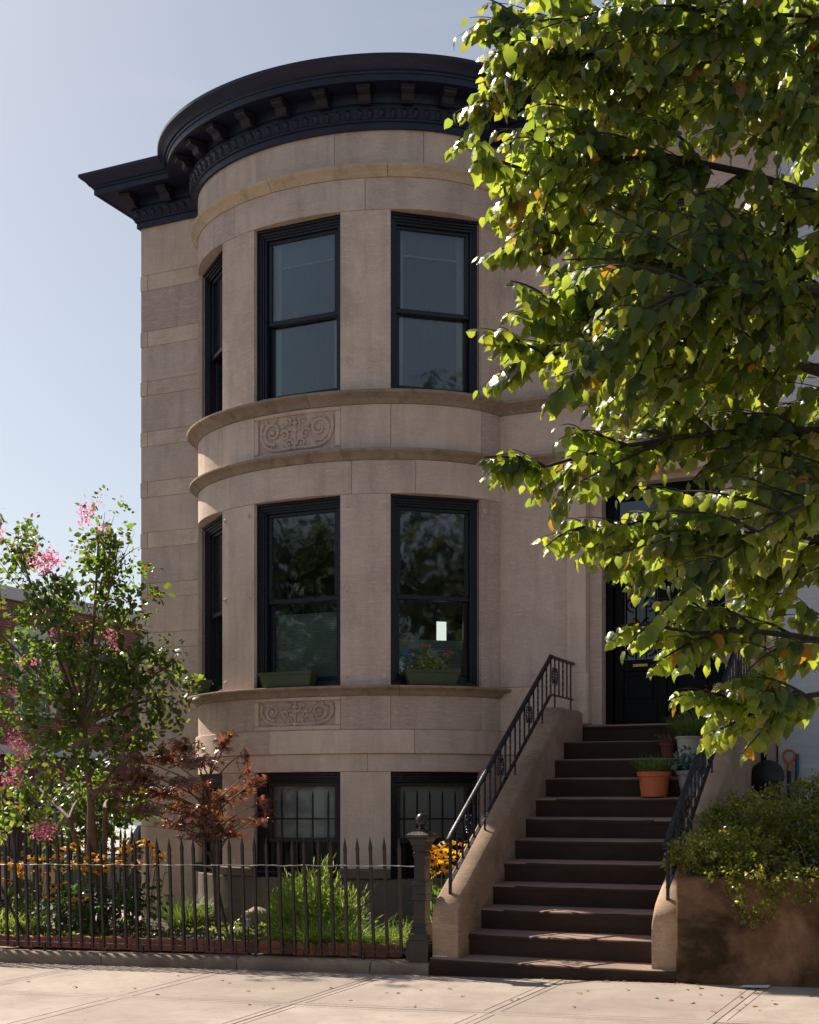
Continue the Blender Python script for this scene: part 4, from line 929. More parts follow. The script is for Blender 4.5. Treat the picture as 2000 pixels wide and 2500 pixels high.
# cars on the side street
def car(loc, rz, paint, label, van=False):
    t = thing('parked_car', loc, label, 'car', 'cars on the side street')
    L, W, Hc = (4.5, 1.78, 1.46) if not van else (5.2, 1.95, 2.1)
    m = Matrix.Translation(Vector(loc)) @ Matrix.Rotation(rz, 4, 'Z')
    lower = [(-2.2, .32), (-2.25, .55), (-2.2, .86), (-1.3, .95), (1.2, .93), (2.05, .80), (2.22, .62), (2.22, .34)]
    if van: lower = [(-2.55, .35), (-2.58, 1.2), (1.6, 1.2), (2.45, 1.0), (2.58, .7), (2.55, .35)]
    g = G(); loops = []
    for k, s in ((-1, .86), (-.97, 1), (.97, 1), (1, .86)):
        loops.append([(x*(.985 if abs(k) == 1 else 1), k*W/2, .6+(z-.6)*s) for x, z in lower])
    g.loft(loops); xform(g, Matrix.Identity(4)); body = g.build('body', paint, t, 35, m)
    cab = [(-1.75, .93), (-1.15, 1.40), (-.3, Hc), (.35, 1.43), (1.25, .93)] if not van else [(-2.56, 1.19), (-2.5, 2.05), (.9, 2.1), (1.75, 1.19)]
    g = G(); g.loft([[(x, k*W/2*s, z) for x, z in cab] for k, s in ((-1, .92), (1, .92))])
    for i, p in enumerate(g.v):
        if p[2] > 1.25: g.v[i] = (p[0], p[1]*.86, p[2])
    cabin = g.build('cabin', paint, t, 20, m)
    for s in (-1, 1):
        g = G(); y0, y1 = s*W/2*.925, s*W/2*.925*.875
        if not van: q = [(-1.45, .98, y0), (-1.0, 1.36, y1), (.30, 1.37, y1), (1.05, .98, y0)]
        else: q = [(.2, 1.25, y0), (.2, 1.9, y1), (.88, 1.9, y1), (1.5, 1.25, y0)]
        g.add([(x, y+s*.004, z) for x, z, y in q], [(0, 1, 2, 3)]); g.build('side_window', 'dark_glass', cabin, None, m)
    ws_ = [(1.22, .97), (.42, 1.41)] if not van else [(1.72, 1.25), (1.0, 2.0)]
    g = G(); (xa, za), (xb, zb) = ws_; g.add([(xa+.012, -W*.42, za), (xa+.012, W*.42, za), (xb+.012, W*.36, zb), (xb+.012, -W*.36, zb)], [(0, 1, 2, 3)]); g.build('windscreen', 'dark_glass', cabin, None, m)
    xa = -1.40 if not van else -1.7
    for x in (xa, 1.38 if not van else 1.7):
        for s in (-1, 1):
            g = G(); g.lathe([(.20, -.1), (.31, -.1), (.33, -.07), (.33, .07), (.31, .1), (.20, .1)], 20); xform(g, Matrix.Translation((x, s*(W/2-.08), .33)) @ Matrix.Rotation(R(90), 4, 'X')); wh = g.build('wheel', 'rubber', t, 40, m)
            g = G(); g.lathe([(.02, -.085), (.20, -.09), (.20, .09), (.02, .085)], 12); xform(g, Matrix.Translation((x, s*(W/2-.08), .33)) @ Matrix.Rotation(R(90), 4, 'X')); g.build('rim', 'hub_metal', wh, 40, m)
    for s in (-1, 1):
        g = G(); g.box(2.08, 2.20, s*W*.33-.16, s*W*.33+.16, .62, .74, .02); g.build('headlight', 'frosted', body, None, m)
        g = G(); g.box(-2.245, -2.16, s*W*.38-.12, s*W*.38+.12, .68, .86, .02); g.build('tail_light', 'amber_lamp' if van else 'red_lamp', body, None, m)
    return t
car((-10.6, 4.6, -.30), R(90), 'silver_paint', 'silver car parked behind the side fence and flowers')
car((-10.7, 10.4, -.31), R(90), 'van_paint', 'white car parked farther back beyond the crape myrtle')
TIPS = '2.24,-4.87,4.93;2.21,-4.75,4.86;2.16,-4.72,4.75;2.16,-4.55,4.75;2.28,-4.72,4.50;1.98,-4.66,4.42;2.41,-5.44,3.95;2.35,-4.99,4.07;2.22,-4.52,4.21;2.28,-4.82,3.97;2.16,-4.60,3.95;2.51,-5.30,3.52;2.44,-4.95,3.57;2.43,-5.20,3.31;2.42,-4.87,3.36;2.30,-4.89,3.27;2.66,-5.34,3.00;2.38,-5.25,2.85;2.38,-5.18,2.79;2.32,-4.51,2.85;2.44,-4.62,2.73;2.62,-5.20,2.48;2.55,-4.53,2.62;2.87,-5.11,2.44;2.70,-4.66,2.46;2.90,-5.11,2.16;2.95,-5.22,2.06;2.75,-4.36,2.41;2.98,-4.98,2.00;3.07,-4.93,1.88;3.01,-4.11,1.83;3.06,-4.21,1.71;3.30,-4.74,1.66;2.88,-4.20,2.17;3.01,-4.60,2.33;3.33,-4.29,1.76;2.55,-5.18,4.59;2.34,-4.47,4.12;2.39,-4.72,3.91;2.54,-3.77,4.93;2.70,-5.30,4.48;2.66,-4.48,3.10;2.80,-4.77,3.95;3.48,-4.92,3.26;2.78,-4.83,3.38;3.31,-4.77,4.63;2.32,-4.81,4.89;2.53,-3.81,4.21;3.12,-5.00,2.40;3.55,-4.32,4.70;2.62,-4.15,3.15;3.45,-3.89,4.07;3.17,-5.09,3.75;2.80,-4.89,4.32;2.48,-4.95,4.45;2.26,-3.96,5.34;2.82,-4.50,4.29;3.14,-4.68,2.28;2.87,-4.41,3.70;3.38,-4.17,4.68;3.34,-4.78,1.88;3.04,-4.00,2.52;2.54,-4.14,3.73;2.92,-4.40,2.66;2.88,-4.31,4.18;2.67,-3.99,4.87;3.43,-3.31,3.20;2.88,-4.18,4.07;2.62,-5.30,3.89;3.14,-4.24,2.57;2.67,-4.19,2.81;2.71,-4.75,3.40;3.23,-3.88,2.86;3.17,-4.47,3.11;2.53,-4.33,2.91;2.67,-4.27,3.00;3.19,-3.93,2.37;3.30,-3.42,2.96;2.86,-4.01,3.45;3.45,-3.73,3.64;3.11,-3.90,2.77;3.31,-4.64,4.34;2.77,-4.22,3.07;3.25,-3.99,3.03;3.36,-4.92,4.63;2.33,-4.18,3.79;3.22,-4.70,4.19;3.17,-4.25,3.00;2.54,-4.49,4.98;2.31,-4.25,4.22;2.36,-4.15,4.70;2.77,-4.48,3.05;2.88,-3.60,4.67;2.82,-4.50,4.16;2.77,-4.31,4.81;2.90,-3.50,5.25;3.05,-4.61,3.87;3.29,-3.81,3.85;3.21,-3.41,3.15;2.93,-5.08,4.31;2.95,-3.85,3.36;3.01,-4.04,4.05;3.06,-4.22,4.70;2.99,-3.81,2.17;2.60,-3.87,3.89;2.73,-5.07,3.90;3.56,-4.08,3.84;3.44,-3.90,3.17;2.84,-4.04,3.85;2.70,-3.65,5.12;2.98,-3.79,3.81;3.26,-3.61,5.41;3.13,-5.02,3.90;2.65,-4.61,4.55;2.92,-3.63,3.76;2.96,-3.55,3.29;3.17,-3.79,4.96;3.32,-4.46,4.00;2.52,-4.06,3.48;2.86,-4.33,3.94;2.51,-4.25,3.69;2.77,-4.18,3.25;2.61,-3.85,4.04;3.33,-3.78,4.64;3.02,-3.47,3.95;3.47,-4.11,4.65;2.90,-4.38,3.28;3.29,-3.90,5.05;3.29,-4.07,2.92;3.50,-4.88,4.05;2.96,-3.53,1.97;3.26,-4.51,4.53;2.81,-4.41,4.59;3.25,-5.01,4.57;2.56,-5.07,3.66;2.11,-3.97,5.34;3.10,-4.66,2.56;3.48,-4.45,4.51;2.70,-3.91,4.29;3.15,-4.70,3.34;3.13,-3.96,4.77;3.07,-4.16,3.46;2.41,-3.89,3.46;2.95,-4.38,4.67;2.65,-4.78,3.77;3.28,-4.61,2.83;2.45,-4.82,4.60;3.56,-4.94,3.24;3.62,-4.70,2.69;2.73,-5.07,4.44;3.60,-4.37,2.82;2.44,-4.11,4.19;3.20,-3.44,3.93;2.85,-4.65,4.68;2.44,-5.02,4.26;2.98,-4.69,2.50;3.41,-3.90,3.10;2.83,-4.43,3.55;2.67,-5.15,3.63;2.44,-4.54,4.30;2.75,-4.84,4.17;3.04,-4.93,4.70;3.42,-3.62,4.07;3.30,-4.87,2.71;2.67,-4.58,2.83;2.39,-4.13,5.31;2.54,-4.46,4.91;3.11,-3.60,2.83;2.57,-4.84,4.19;3.00,-3.53,2.01;3.27,-4.99,3.41;2.63,-3.79,5.35;2.98,-4.46,3.90;2.65,-5.36,4.45;3.52,-4.50,3.35;3.38,-3.27,5.41;2.69,-4.08,5.13;2.48,-4.14,3.90;2.52,-3.99,5.25;2.75,-5.31,3.16;2.88,-4.72,3.24;2.38,-4.67,4.05;2.74,-3.72,3.39;2.58,-3.79,3.19;3.33,-4.78,1.99;3.21,-3.36,4.42;2.40,-4.50,4.91;3.32,-4.51,3.16;3.18,-4.97,3.40;2.80,-4.54,4.63;2.33,-4.59,4.58;2.66,-4.56,4.88;2.43,-4.92,4.54;3.41,-3.33,3.26;2.57,-4.56,3.67;2.82,-4.74,3.89;2.85,-3.90,4.79;3.28,-4.63,3.48;2.90,-4.50,3.62;3.01,-5.01,2.43;3.57,-4.51,3.21;2.56,-3.64,4.79;2.56,-4.31,4.55;3.00,-4.28,3.94;3.20,-3.92,4.45;2.65,-4.18,4.43;3.38,-4.10,3.05;3.49,-4.32,4.36;3.08,-4.90,3.00;2.74,-5.27,3.53;2.85,-5.05,4.69;2.71,-4.62,3.78;3.09,-5.14,2.59;3.09,-3.97,3.41;3.22,-4.50,3.29;2.76,-4.90,4.64;2.47,-4.89,3.81;3.03,-4.31,2.56;3.30,-4.69,3.90;3.41,-3.50,4.46;3.21,-4.25,4.88;3.39,-4.89,2.71;2.74,-5.17,3.18;3.35,-3.46,4.62;2.74,-4.30,4.60;3.24,-4.57,3.17;3.14,-3.88,4.01;3.56,-4.86,4.07;2.48,-3.87,4.52;2.25,-3.90,3.17;3.23,-3.92,4.50;3.00,-5.11,3.43;2.99,-4.45,2.06;2.50,-3.96,4.43;3.02,-4.14,4.59;2.66,-4.99,3.00;3.21,-4.69,2.71;3.64,-4.79,3.76;3.38,-4.10,2.96;3.57,-4.61,4.12;3.20,-4.32,2.28;2.73,-3.75,5.14;2.31,-3.93,4.94;3.33,-4.18,2.72;3.48,-3.59,5.04;3.02,-4.96,2.70;3.10,-3.48,5.25;2.63,-3.84,3.48;3.06,-4.32,3.86;3.04,-3.62,3.66;2.82,-4.76,2.58;2.76,-3.58,5.41;3.20,-4.53,4.73;2.41,-3.84,5.19;2.85,-3.79,4.04;2.54,-3.76,5.50;2.66,-4.07,3.50;2.56,-5.28,4.07;2.97,-4.72,4.65;3.12,-3.99,3.50;2.90,-3.64,2.15;3.05,-3.97,3.06;2.56,-5.34,4.62;3.33,-4.43,3.65;3.46,-4.37,2.31;2.77,-5.00,3.37;2.56,-5.01,4.34;2.86,-4.36,4.90;3.57,-4.28,3.06;2.62,-4.91,3.55;2.79,-4.57,2.49;2.22,-3.89,3.61;2.32,-4.46,4.85;3.02,-3.86,4.03;2.55,-3.76,3.76;2.81,-5.24,3.00;2.65,-3.81,3.63;3.27,-4.91,1.95;3.31,-4.71,1.92;2.54,-4.11,4.77;3.44,-3.67,5.10;2.81,-4.21,2.68;3.49,-4.13,4.11;2.90,-3.97,2.38;2.48,-4.69,3.90;2.68,-5.00,3.43;2.49,-5.05,4.59;3.64,-4.70,3.96;3.39,-4.95,3.91;2.36,-3.82,4.58;3.30,-3.38,3.91;3.49,-4.35,4.42;3.38,-4.29,3.42;3.48,-4.48,4.80;2.94,-3.85,4.98;3.22,-4.23,3.06;3.19,-4.81,4.13;2.71,-3.77,3.09;2.96,-3.58,2.38;2.82,-5.20,3.81;2.89,-4.44,4.58;3.59,-4.54,4.22;3.03,-4.05,2.99;2.56,-4.77,4.55;2.99,-4.68,2.74;3.07,-4.63,2.82;2.77,-4.24,2.51;3.37,-4.14,4.15;2.40,-4.62,4.25;2.52,-4.22,3.08;2.71,-4.50,4.77;2.87,-3.59,5.38;2.83,-4.51,3.98;3.12,-3.75,3.92;3.30,-3.42,5.32;3.48,-3.88,2.49;2.77,-4.27,4.44;2.50,-4.04,5.03;3.20,-3.85,3.18;2.60,-5.05,4.21;3.11,-4.41,2.22;2.76,-5.04,3.71;2.92,-5.20,2.92;3.04,-3.97,3.58;2.52,-4.84,3.62;3.46,-4.53,2.81;3.32,-5.01,3.67;3.38,-4.98,3.18;3.27,-3.89,4.74;3.35,-4.40,2.49;3.41,-4.24,4.28;2.69,-4.15,3.02;2.36,-3.90,4.51;2.85,-4.03,3.78;2.79,-4.91,2.56;2.53,-3.67,3.33;3.36,-4.71,3.45;2.81,-4.26,2.44;2.83,-4.14,3.44;3.34,-4.53,2.94;3.08,-3.59,2.34;3.04,-4.10,5.17;2.42,-4.22,5.11;2.98,-4.96,3.87;3.12,-3.67,4.03;2.65,-4.86,3.65;2.81,-4.20,3.83;3.20,-3.80,2.24;3.20,-4.54,2.84;2.63,-4.91,3.87;3.33,-4.46,4.35;2.78,-3.58,2.40;2.36,-4.34,4.28;2.28,-4.71,4.61;3.25,-4.09,3.56;3.28,-3.91,3.70;2.92,-4.77,3.51;3.47,-4.84,4.04;2.74,-5.13,2.74;3.13,-4.11,4.79;2.91,-4.18,4.95;2.75,-3.59,3.81;2.66,-4.26,4.53;3.04,-3.67,3.77;2.47,-3.71,2.99;3.13,-4.26,3.05;3.45,-4.25,4.05;2.33,-4.68,4.75;2.69,-4.69,2.87;3.31,-3.71,4.75;2.86,-4.25,4.11;3.22,-4.88,4.43;2.59,-3.70,4.61;2.62,-4.45,5.04;2.46,-4.13,3.58;3.01,-4.23,3.46;2.63,-4.33,4.37;2.56,-4.39,4.63;3.16,-4.92,3.91;2.56,-5.17,4.03;3.17,-3.83,3.23;2.75,-4.70,2.93;2.74,-5.09,4.15;3.09,-3.72,2.76;2.22,-4.24,4.71;2.53,-4.07,3.37;2.93,-4.55,3.05;3.00,-4.97,3.07;2.38,-4.15,5.02'
TIPS_FAR = '5.42,-3.18,3.82;5.35,-2.07,3.77;3.61,-3.44,5.92;3.78,-2.95,7.05;5.54,-2.30,6.28;4.70,-3.54,6.04;4.10,-4.17,6.33;5.59,-2.31,4.28;3.79,-2.20,7.35;4.22,-4.64,4.81;5.25,-3.55,5.17;4.46,-3.43,5.37;4.75,-3.26,5.30;4.02,-4.57,3.60;3.11,-1.80,8.19;5.63,-3.19,5.19;6.88,-0.19,7.40;4.93,-1.74,7.46;4.64,-2.32,7.23;4.60,-3.82,6.25;3.15,-3.88,6.95;5.04,-2.32,7.13;3.83,-3.00,6.39;4.58,-2.51,6.37;2.99,-2.16,8.12;2.87,-3.15,6.02;4.85,-4.03,5.70;4.91,-3.43,5.95;6.08,-3.10,4.66;5.55,-3.40,6.20;4.00,-2.35,6.95;5.20,-3.47,5.71;4.21,-4.22,5.05;3.83,-4.54,5.73;6.81,-0.48,6.32;4.91,-2.84,6.81;4.31,-4.09,5.07;4.43,-3.71,6.18;4.00,-4.57,4.50;3.75,-3.99,5.49;5.48,-3.32,5.17;4.29,-3.02,5.73;3.72,-3.63,5.73;4.84,-4.33,5.42;4.80,-2.34,5.77;5.05,-0.88,3.59;5.01,-0.73,7.45;4.21,-1.32,7.53;4.66,-2.11,7.21;6.83,0.12,3.01;3.16,-4.00,6.74;4.51,-4.23,5.83;3.86,-2.19,7.26;4.11,-4.31,3.92;4.83,-1.81,6.30;3.74,-3.58,6.29;6.54,-0.74,5.86;3.12,-3.15,7.16;3.65,-3.63,6.56;4.82,-2.24,3.14;4.55,-4.00,4.40;3.61,-1.86,4.79;4.65,-2.50,6.81;3.44,-3.29,6.39;4.89,-2.08,3.60;4.25,-2.71,4.49;4.98,-2.10,5.68;3.98,-2.80,6.54;3.46,-1.73,8.00;5.58,-2.31,6.09;4.21,-1.25,7.61;4.00,-3.49,3.76;5.67,-3.30,2.60;4.05,-2.64,5.81;4.82,-2.85,6.93;3.11,-1.65,8.51;4.83,-1.90,7.76;5.15,-2.70,5.96;5.35,-3.94,5.43;6.80,-0.12,4.59;3.88,-3.34,4.07;4.21,-1.90,4.12;4.18,-3.32,6.22;4.53,-1.08,5.98;3.14,-2.26,6.90;5.84,-3.72,2.67;4.01,-2.84,6.64;4.70,-3.60,5.28;3.99,-1.92,7.81;3.58,-3.25,5.78;5.78,-2.02,6.87;3.59,-1.51,7.51;3.65,-2.76,6.41;5.70,-1.20,6.14;5.76,-3.39,5.23;3.79,-1.31,3.72;4.23,-1.63,3.56;4.45,-4.15,4.39;4.68,-4.00,5.85;3.64,-1.50,6.71;3.77,-3.71,5.67;4.11,-2.06,6.70;4.98,-3.83,5.84;6.21,-2.78,6.54;4.79,-3.84,3.01;3.50,-2.43,6.21;5.41,-2.87,4.72;3.57,-2.37,3.10;4.15,-2.92,3.71;5.18,-1.29,7.93;3.88,-1.93,4.24;4.67,-3.46,3.69;6.96,-0.02,7.84;5.59,-3.37,6.10;4.04,-2.74,3.11;4.31,-1.21,7.56;4.21,-2.60,3.45;5.85,-1.75,6.24;4.45,-3.44,6.48;4.44,-2.30,7.65;4.72,-2.84,6.37;4.74,-1.20,7.46;5.25,-1.64,6.57;4.93,-3.66,5.42;3.45,-2.06,6.65;3.55,-2.70,6.85;4.03,-4.24,5.51;5.19,-2.23,6.12;3.00,-3.83,6.61;3.70,-2.49,3.03;4.94,-2.09,6.12;4.77,-1.00,3.15;5.88,-2.71,4.13;3.69,-2.95,6.17;2.79,-1.92,6.73;3.90,-4.47,5.23;3.97,-3.80,6.00;4.78,-3.84,5.47;3.79,-1.39,8.52;5.89,-3.51,4.66;5.07,-2.36,7.17;4.43,-1.56,4.47;4.73,-3.35,2.82;4.29,-3.45,3.19;5.45,-3.44,5.55;4.52,-2.36,5.31;4.97,-1.43,7.20;3.59,-4.05,5.65;4.65,-4.42,4.26;6.29,-2.42,4.74;5.58,-2.62,4.83;3.75,-3.42,5.98;4.00,-4.12,5.53;4.91,-3.95,6.20;6.06,-0.80,3.93;5.49,-3.59,6.05;5.79,-2.85,6.00;6.03,-3.03,5.72;4.96,-2.28,7.47;4.53,-1.69,7.15;5.19,-4.13,5.58;3.63,-3.27,4.35;5.40,-1.66,6.50;5.54,-3.32,3.97;4.31,-3.98,5.69;4.26,-1.65,6.81;4.59,-3.70,5.88;5.32,-4.10,5.95;3.83,-3.68,5.00;6.15,-0.47,5.28;4.71,-1.69,4.87;4.08,-2.73,5.67;4.85,-1.40,6.59;5.12,-1.68,3.69;4.14,-3.71,3.69;4.28,-2.35,4.34;4.65,-1.31,7.42;5.24,-3.05,2.66;3.82,-2.26,7.83;5.64,-3.98,3.01;4.36,-4.57,5.04;4.56,-2.64,5.29;3.00,-2.02,8.18;5.29,-0.97,6.75;4.56,-3.23,6.80;4.55,-3.14,6.57;4.73,-3.09,3.40;4.06,-3.29,3.93;5.57,-3.82,5.03;5.00,-3.11,6.79'
# ------------------------------------------------------------------ foliage helper
def blob_points(blobs, dens, shell=.55, thin=1.0):
    P = []; N = []
    for b in blobs:
        c = np.array(b[:3]); r = np.array([b[3], b[3]*thin, b[4] if len(b) > 4 else b[3]])
        n = max(8, int(dens*(r[0]*r[1]*r[2])**(2/3)*12.6))
        d = unit(rng.normal(size=(n, 3))); k = rng.random(n)**shell
        k = k*(1+.18*np.sin(d[:, 0]*5+c[0]*9)*np.sin(d[:, 2]*6+c[2]*7)+.12*rng.normal(size=n))
        P.append(c+d*r*k[:, None]); N.append(d)
    return np.concatenate(P), np.concatenate(N)
def foliage(name, blobs, dens, tmpl, size, mat, parent, up=.6, droop=.3, jit=.8, shell=.5, kind='stuff', var=.3, clump=0, thin=1.0):
    P, N = blob_points(blobs, dens, shell, thin)
    if clump:      # gather leaves into small sprigs so that gaps open between them
        k = max(4, len(P)//clump); idx = rng.integers(0, len(P), k); near = idx[rng.integers(0, k, len(P))]
        ax = unit(N[near]+rng.normal(size=(len(P), 3))*.25); tt = rng.random(len(P))[:, None]
        P = P[near]+ax*tt*size*2.1+rng.normal(size=P.shape)*size*.45; N = N[near]
    n = len(P); axis = N+rng.normal(size=(n, 3))*jit+np.array([0, 0, -droop]); nor = N*.5+np.array([0, 0, up])+rng.normal(size=(n, 3))*jit*.6
    V, F, r = scatter(tmpl[0], tmpl[1], P, frames(axis, nor), size*(1+var*(rng.random(n)*2-1)))
    o = inst(tri_mesh(name, V, F, mat, r), name, parent)
    if kind: o['kind'] = kind
    return o
def branch(g, a, b, r0, r1, sag=0.0, n=8, sides=7, wob=.0):
    a, b = np.array(a, float), np.array(b, float); m = (a+b)/2+np.array([0, 0, sag])+rng.normal(size=3)*wob
    p = curve3(a, m, b, n); g.tube([tuple(x) for x in p], [r0+(r1-r0)*i/(n-1) for i in range(n)], sides); return p
# ------------------------------------------------------------------ street linden in front, right
lin = thing('linden_tree', (4.32, -3.25, gz(4.32, -3.25)), 'large street linden with hanging heart-shaped leaves in front of the entrance', 'tree')
g = G(); g.tube([(4.34, -3.25, -.1), (4.33, -3.25, .15), (4.31, -3.27, 1.2), (4.27, -3.30, 2.6), (4.24, -3.32, 3.9), (4.2, -3.34, 5.2), (4.15, -3.3, 6.6)], [.24, .17, .15, .14, .12, .085, .04], 12); g.build('trunk', 'bark', lin, 60)
LIMB = [(2.469, -4.786, 4.701), (2.509, -5.099, 4.034), (2.435, -4.692, 3.861), (2.536, -4.976, 3.315), (2.536, -4.976, 2.855), (2.66, -4.697, 2.57), (2.983, -4.766, 2.141), (3.198, -4.665, 1.767), (2.585, -3.407, 5.065), (2.753, -3.217, 3.633), (3.435, -5.107, 2.484), (3.247, -5.305, 3.377), (3.281, -4.737, 4.669),
        (6.1, -3.4, 4.0), (5.9, -2.4, 5.2), (5.6, -3.9, 4.2), (5.2, -5.0, 3.6), (5.4, -2.2, 4.6), (4.4, -1.9, 5.4), (4.9, -4.4, 5.6), (5.8, -3.0, 3.2)]
limb_pts = []
for L in LIMB:
    z0 = max(1.9, min(5.6, L[2]+rng.uniform(-.35, .35))); f = (z0-1.2)/1.4; x0 = 4.3-.03*f
    g = G(); p = branch(g, (x0, -3.28, z0-.1), L, .028, .006, .42, 12, 7, .16); g.build('limb', 'bark', lin, 60); limb_pts.append(p)
LP = np.concatenate(limb_pts)
def parse(s): return np.array([[float(c) for c in t.split(',')] for t in s.split(';')])
tips = parse(TIPS); tfar = parse(TIPS_FAR)
tw = G(); pos = []; axs = []; nrs = []; scl = []; infr = []
bpos = []; bax = []; bnr = []
for ti, tip in enumerate(np.concatenate([tips, tfar])):
    near = ti < len(tips)
    d = np.linalg.norm(LP-tip, axis=1)+np.maximum(0, tip[2]-LP[:, 2])*.6+np.maximum(0, tip[0]+.25-LP[:, 0])*1.5
    base = LP[np.argmin(d)]
    v = tip-base; L = np.linalg.norm(v)
    pathp = curve3(base, (base+tip)/2+np.array([0, 0, .10*L+.03])+rng.normal(size=3)*.03, tip, 12)
    tw.tube([tuple(p) for p in pathp], [.0075*(1-.75*i/11)+.001 for i in range(12)], 5, cap=False)
    # side twigs, then leaves in two ranks hanging from every twig
    runs = [(pathp, max(0.0, L-.62)/max(L, .01))]
    dirn = unit(v)
    for k in range(3 if near else 2):
        s0 = pathp[rng.integers(3, 7 if ti < 39 else 10)]; a = rng.uniform(-1.0, 1.0)*(.45 if ti < 39 else 1)
        dv = np.array([dirn[0]*math.cos(a)-dirn[1]*math.sin(a), dirn[0]*math.sin(a)+dirn[1]*math.cos(a), rng.uniform(-.45, .25)]); dv = unit(dv)
        if near and ti < 39: dv = unit(dv+dirn*.3)
        l = rng.uniform(.14, .26); e = s0+dv*l
        q = curve3(s0, (s0+e)/2+np.array([0, 0, .03]), e, 7); tw.tube([tuple(p) for p in q], [.003, .003, .0026, .0022, .002, .0017, .0012], 4, cap=False); runs.append((q, 0.12))
    for path, f0 in runs:
        seg = np.linalg.norm(np.diff(path, axis=0), axis=1); Lp = seg.sum(); usable = Lp*(1-f0); nl = max(3, int(usable/(.026 if ti < 39 else .036)))
        cum_ = np.concatenate([[0], np.cumsum(seg)])
        for k in range(nl+1):
            s = Lp*f0+usable*k/nl; i = min(np.searchsorted(cum_, s), len(path)-1); i = max(i, 1)
            f = (s-cum_[i-1])/max(seg[i-1], 1e-6); p = path[i-1]+(path[i]-path[i-1])*min(f, 1)
            t = unit(path[i]-path[i-1]); h = unit(np.cross(t, [0, 0, 1])); sg = 1 if k % 2 else -1
            if k == nl: axis = t*.9+np.array([0, 0, -.35]); nor = np.array([0, 0, 1.])+h*sg*.2
            else:
                axis = t*.40+h*sg*.62+np.array([0, 0, -rng.uniform(.35, 1.6)]); nor = np.array([0, 0, .85])+h*sg*.55+t*.25
            axis = unit(axis+rng.normal(size=3)*.20); nor = nor+rng.normal(size=3)*.24
            pet = p+unit(axis*.7+h*sg*.5)*.020
            pos.append(pet); axs.append(axis); nrs.append(nor); scl.append(rng.uniform(.042, .078)*(1.15 if rng.random() < .25 else 1) if k < nl-1 else rng.uniform(.032, .05)); infr.append(near)
            if rng.random() < .13: bpos.append(p+np.array([0, 0, -.01])); bax.append(unit(t*.4+h*sg*.5+np.array([0, 0, -.7])+rng.normal(size=3)*.3)); bnr.append(rng.normal(size=3))
tw.build('twigs', 'bark', lin, 60)['kind'] = 'stuff'
pos = np.array(pos); axs = np.array(axs); nrs = np.array(nrs); scl = np.array(scl); infr = np.array(infr)
rot = frames(axs, nrs)
cpos = np.array(cam.location); dcam = np.linalg.norm(pos-cpos, axis=1)
fwd = np.array([-math.sin(.43855), math.cos(.43855), 0]); rgt = np.array([math.cos(.43855), math.sin(.43855), 0])
dd = (pos-cpos)@fwd; uu = 1000+3350*((pos-cpos)@rgt)/dd; vv = 1965-3350*((pos-cpos)[:, 2])/dd
cand = np.where(infr & (uu > 0) & (uu < 1990) & (vv > 10) & (vv < 2400))[0]
pick = cand[np.argsort(dd[cand]-.9*scl[cand]/.09)][:300]
kind_i = rng.integers(0, len(LIND), len(pos))
LM = [tri_mesh('leaf', V*1.0, F, 'linden_leaf', np.zeros(len(V)), True) for V, F in LIND]
for i in pick:
    m = Matrix([[*(rot[i][r]*scl[i]), pos[i][r]] for r in range(3)]+[[0, 0, 0, 1]])
    inst(LM[kind_i[i]], 'leaf', lin, m)
rest = np.ones(len(pos), bool); rest[pick] = False
Vs, Fs, Rs = [], [], []; b = 0
for k in range(len(LIND)):
    s = rest & (kind_i == k); V, F, r = scatter(LIND[k][0], LIND[k][1], pos[s], rot[s], scl[s]); Vs.append(V); Fs.append(F+b); Rs.append(r); b += len(V)
inst(tri_mesh('crown', np.concatenate(Vs), np.concatenate(Fs), 'linden_leaf', np.concatenate(Rs), True), 'crown', lin)['kind'] = 'stuff'
bt = simple_template(.13, .1, .3); bpos = np.array(bpos)
V, F, r = scatter(bt[0], bt[1], bpos, frames(np.array(bax), np.array(bnr)), rng.uniform(.05, .075, len(bpos)))
inst(tri_mesh('bracts', V, F, 'linden_bract', r), 'bracts', lin)['kind'] = 'stuff'
print('linden leaves', len(pos))
# ------------------------------------------------------------------ crape myrtle
cm_ = thing('crape_myrtle', (-4.92, 1.58, .1), 'multi-stemmed crape myrtle with pink blossoms beside the house corner', 'tree')
CR = [[-6.07, 1.68, 4.37, 0.31, 0.31], [-5.67, 1.68, 3.79, 0.45, 0.45], [-4.74, 1.43, 4.39, 0.2, 0.2], [-4.48, 1.43, 4.19, 0.22, 0.22], [-5.24, 1.64, 3.26, 0.63, 0.63], [-4.46, 1.62, 3.57, 0.36, 0.36], [-5.89, 1.6, 2.89, 0.45, 0.45], [-4.53, 1.5, 2.86, 0.54, 0.54], [-4.14, 1.58, 3.09, 0.2, 0.2], [-3.88, 1.58, 2.93, 0.13, 0.13], [-3.9, 1.57, 2.59, 0.27, 0.27], [-5.26, 1.45, 2.27, 0.63, 0.63], [-4.39, 1.53, 2.16, 0.45, 0.45], [-6.41, 2.2, 1.81, 0.4, 0.4], [-5.57, 2.2, 1.52, 0.54, 0.54], [-4.95, 2.2, 1.48, 0.27, 0.27], [-6.66, 1.68, 3.62, 0.49, 0.49], [-6.68, 1.56, 2.45, 0.58, 0.58], [-4.77, 1.53, 3.88, 0.36, 0.36], [-5.99, 2.2, 1.1, 0.27, 0.27], [-5.29, 2.2, 1.1, 0.22, 0.22]]
base = np.array([-4.92, 1.58, .1]); forks = [np.array([-4.95, 1.57, 1.5]), np.array([-5.20, 1.52, 1.3]), np.array([-4.80, 1.62, 1.4]), np.array([-5.02, 1.55, 2.3])]
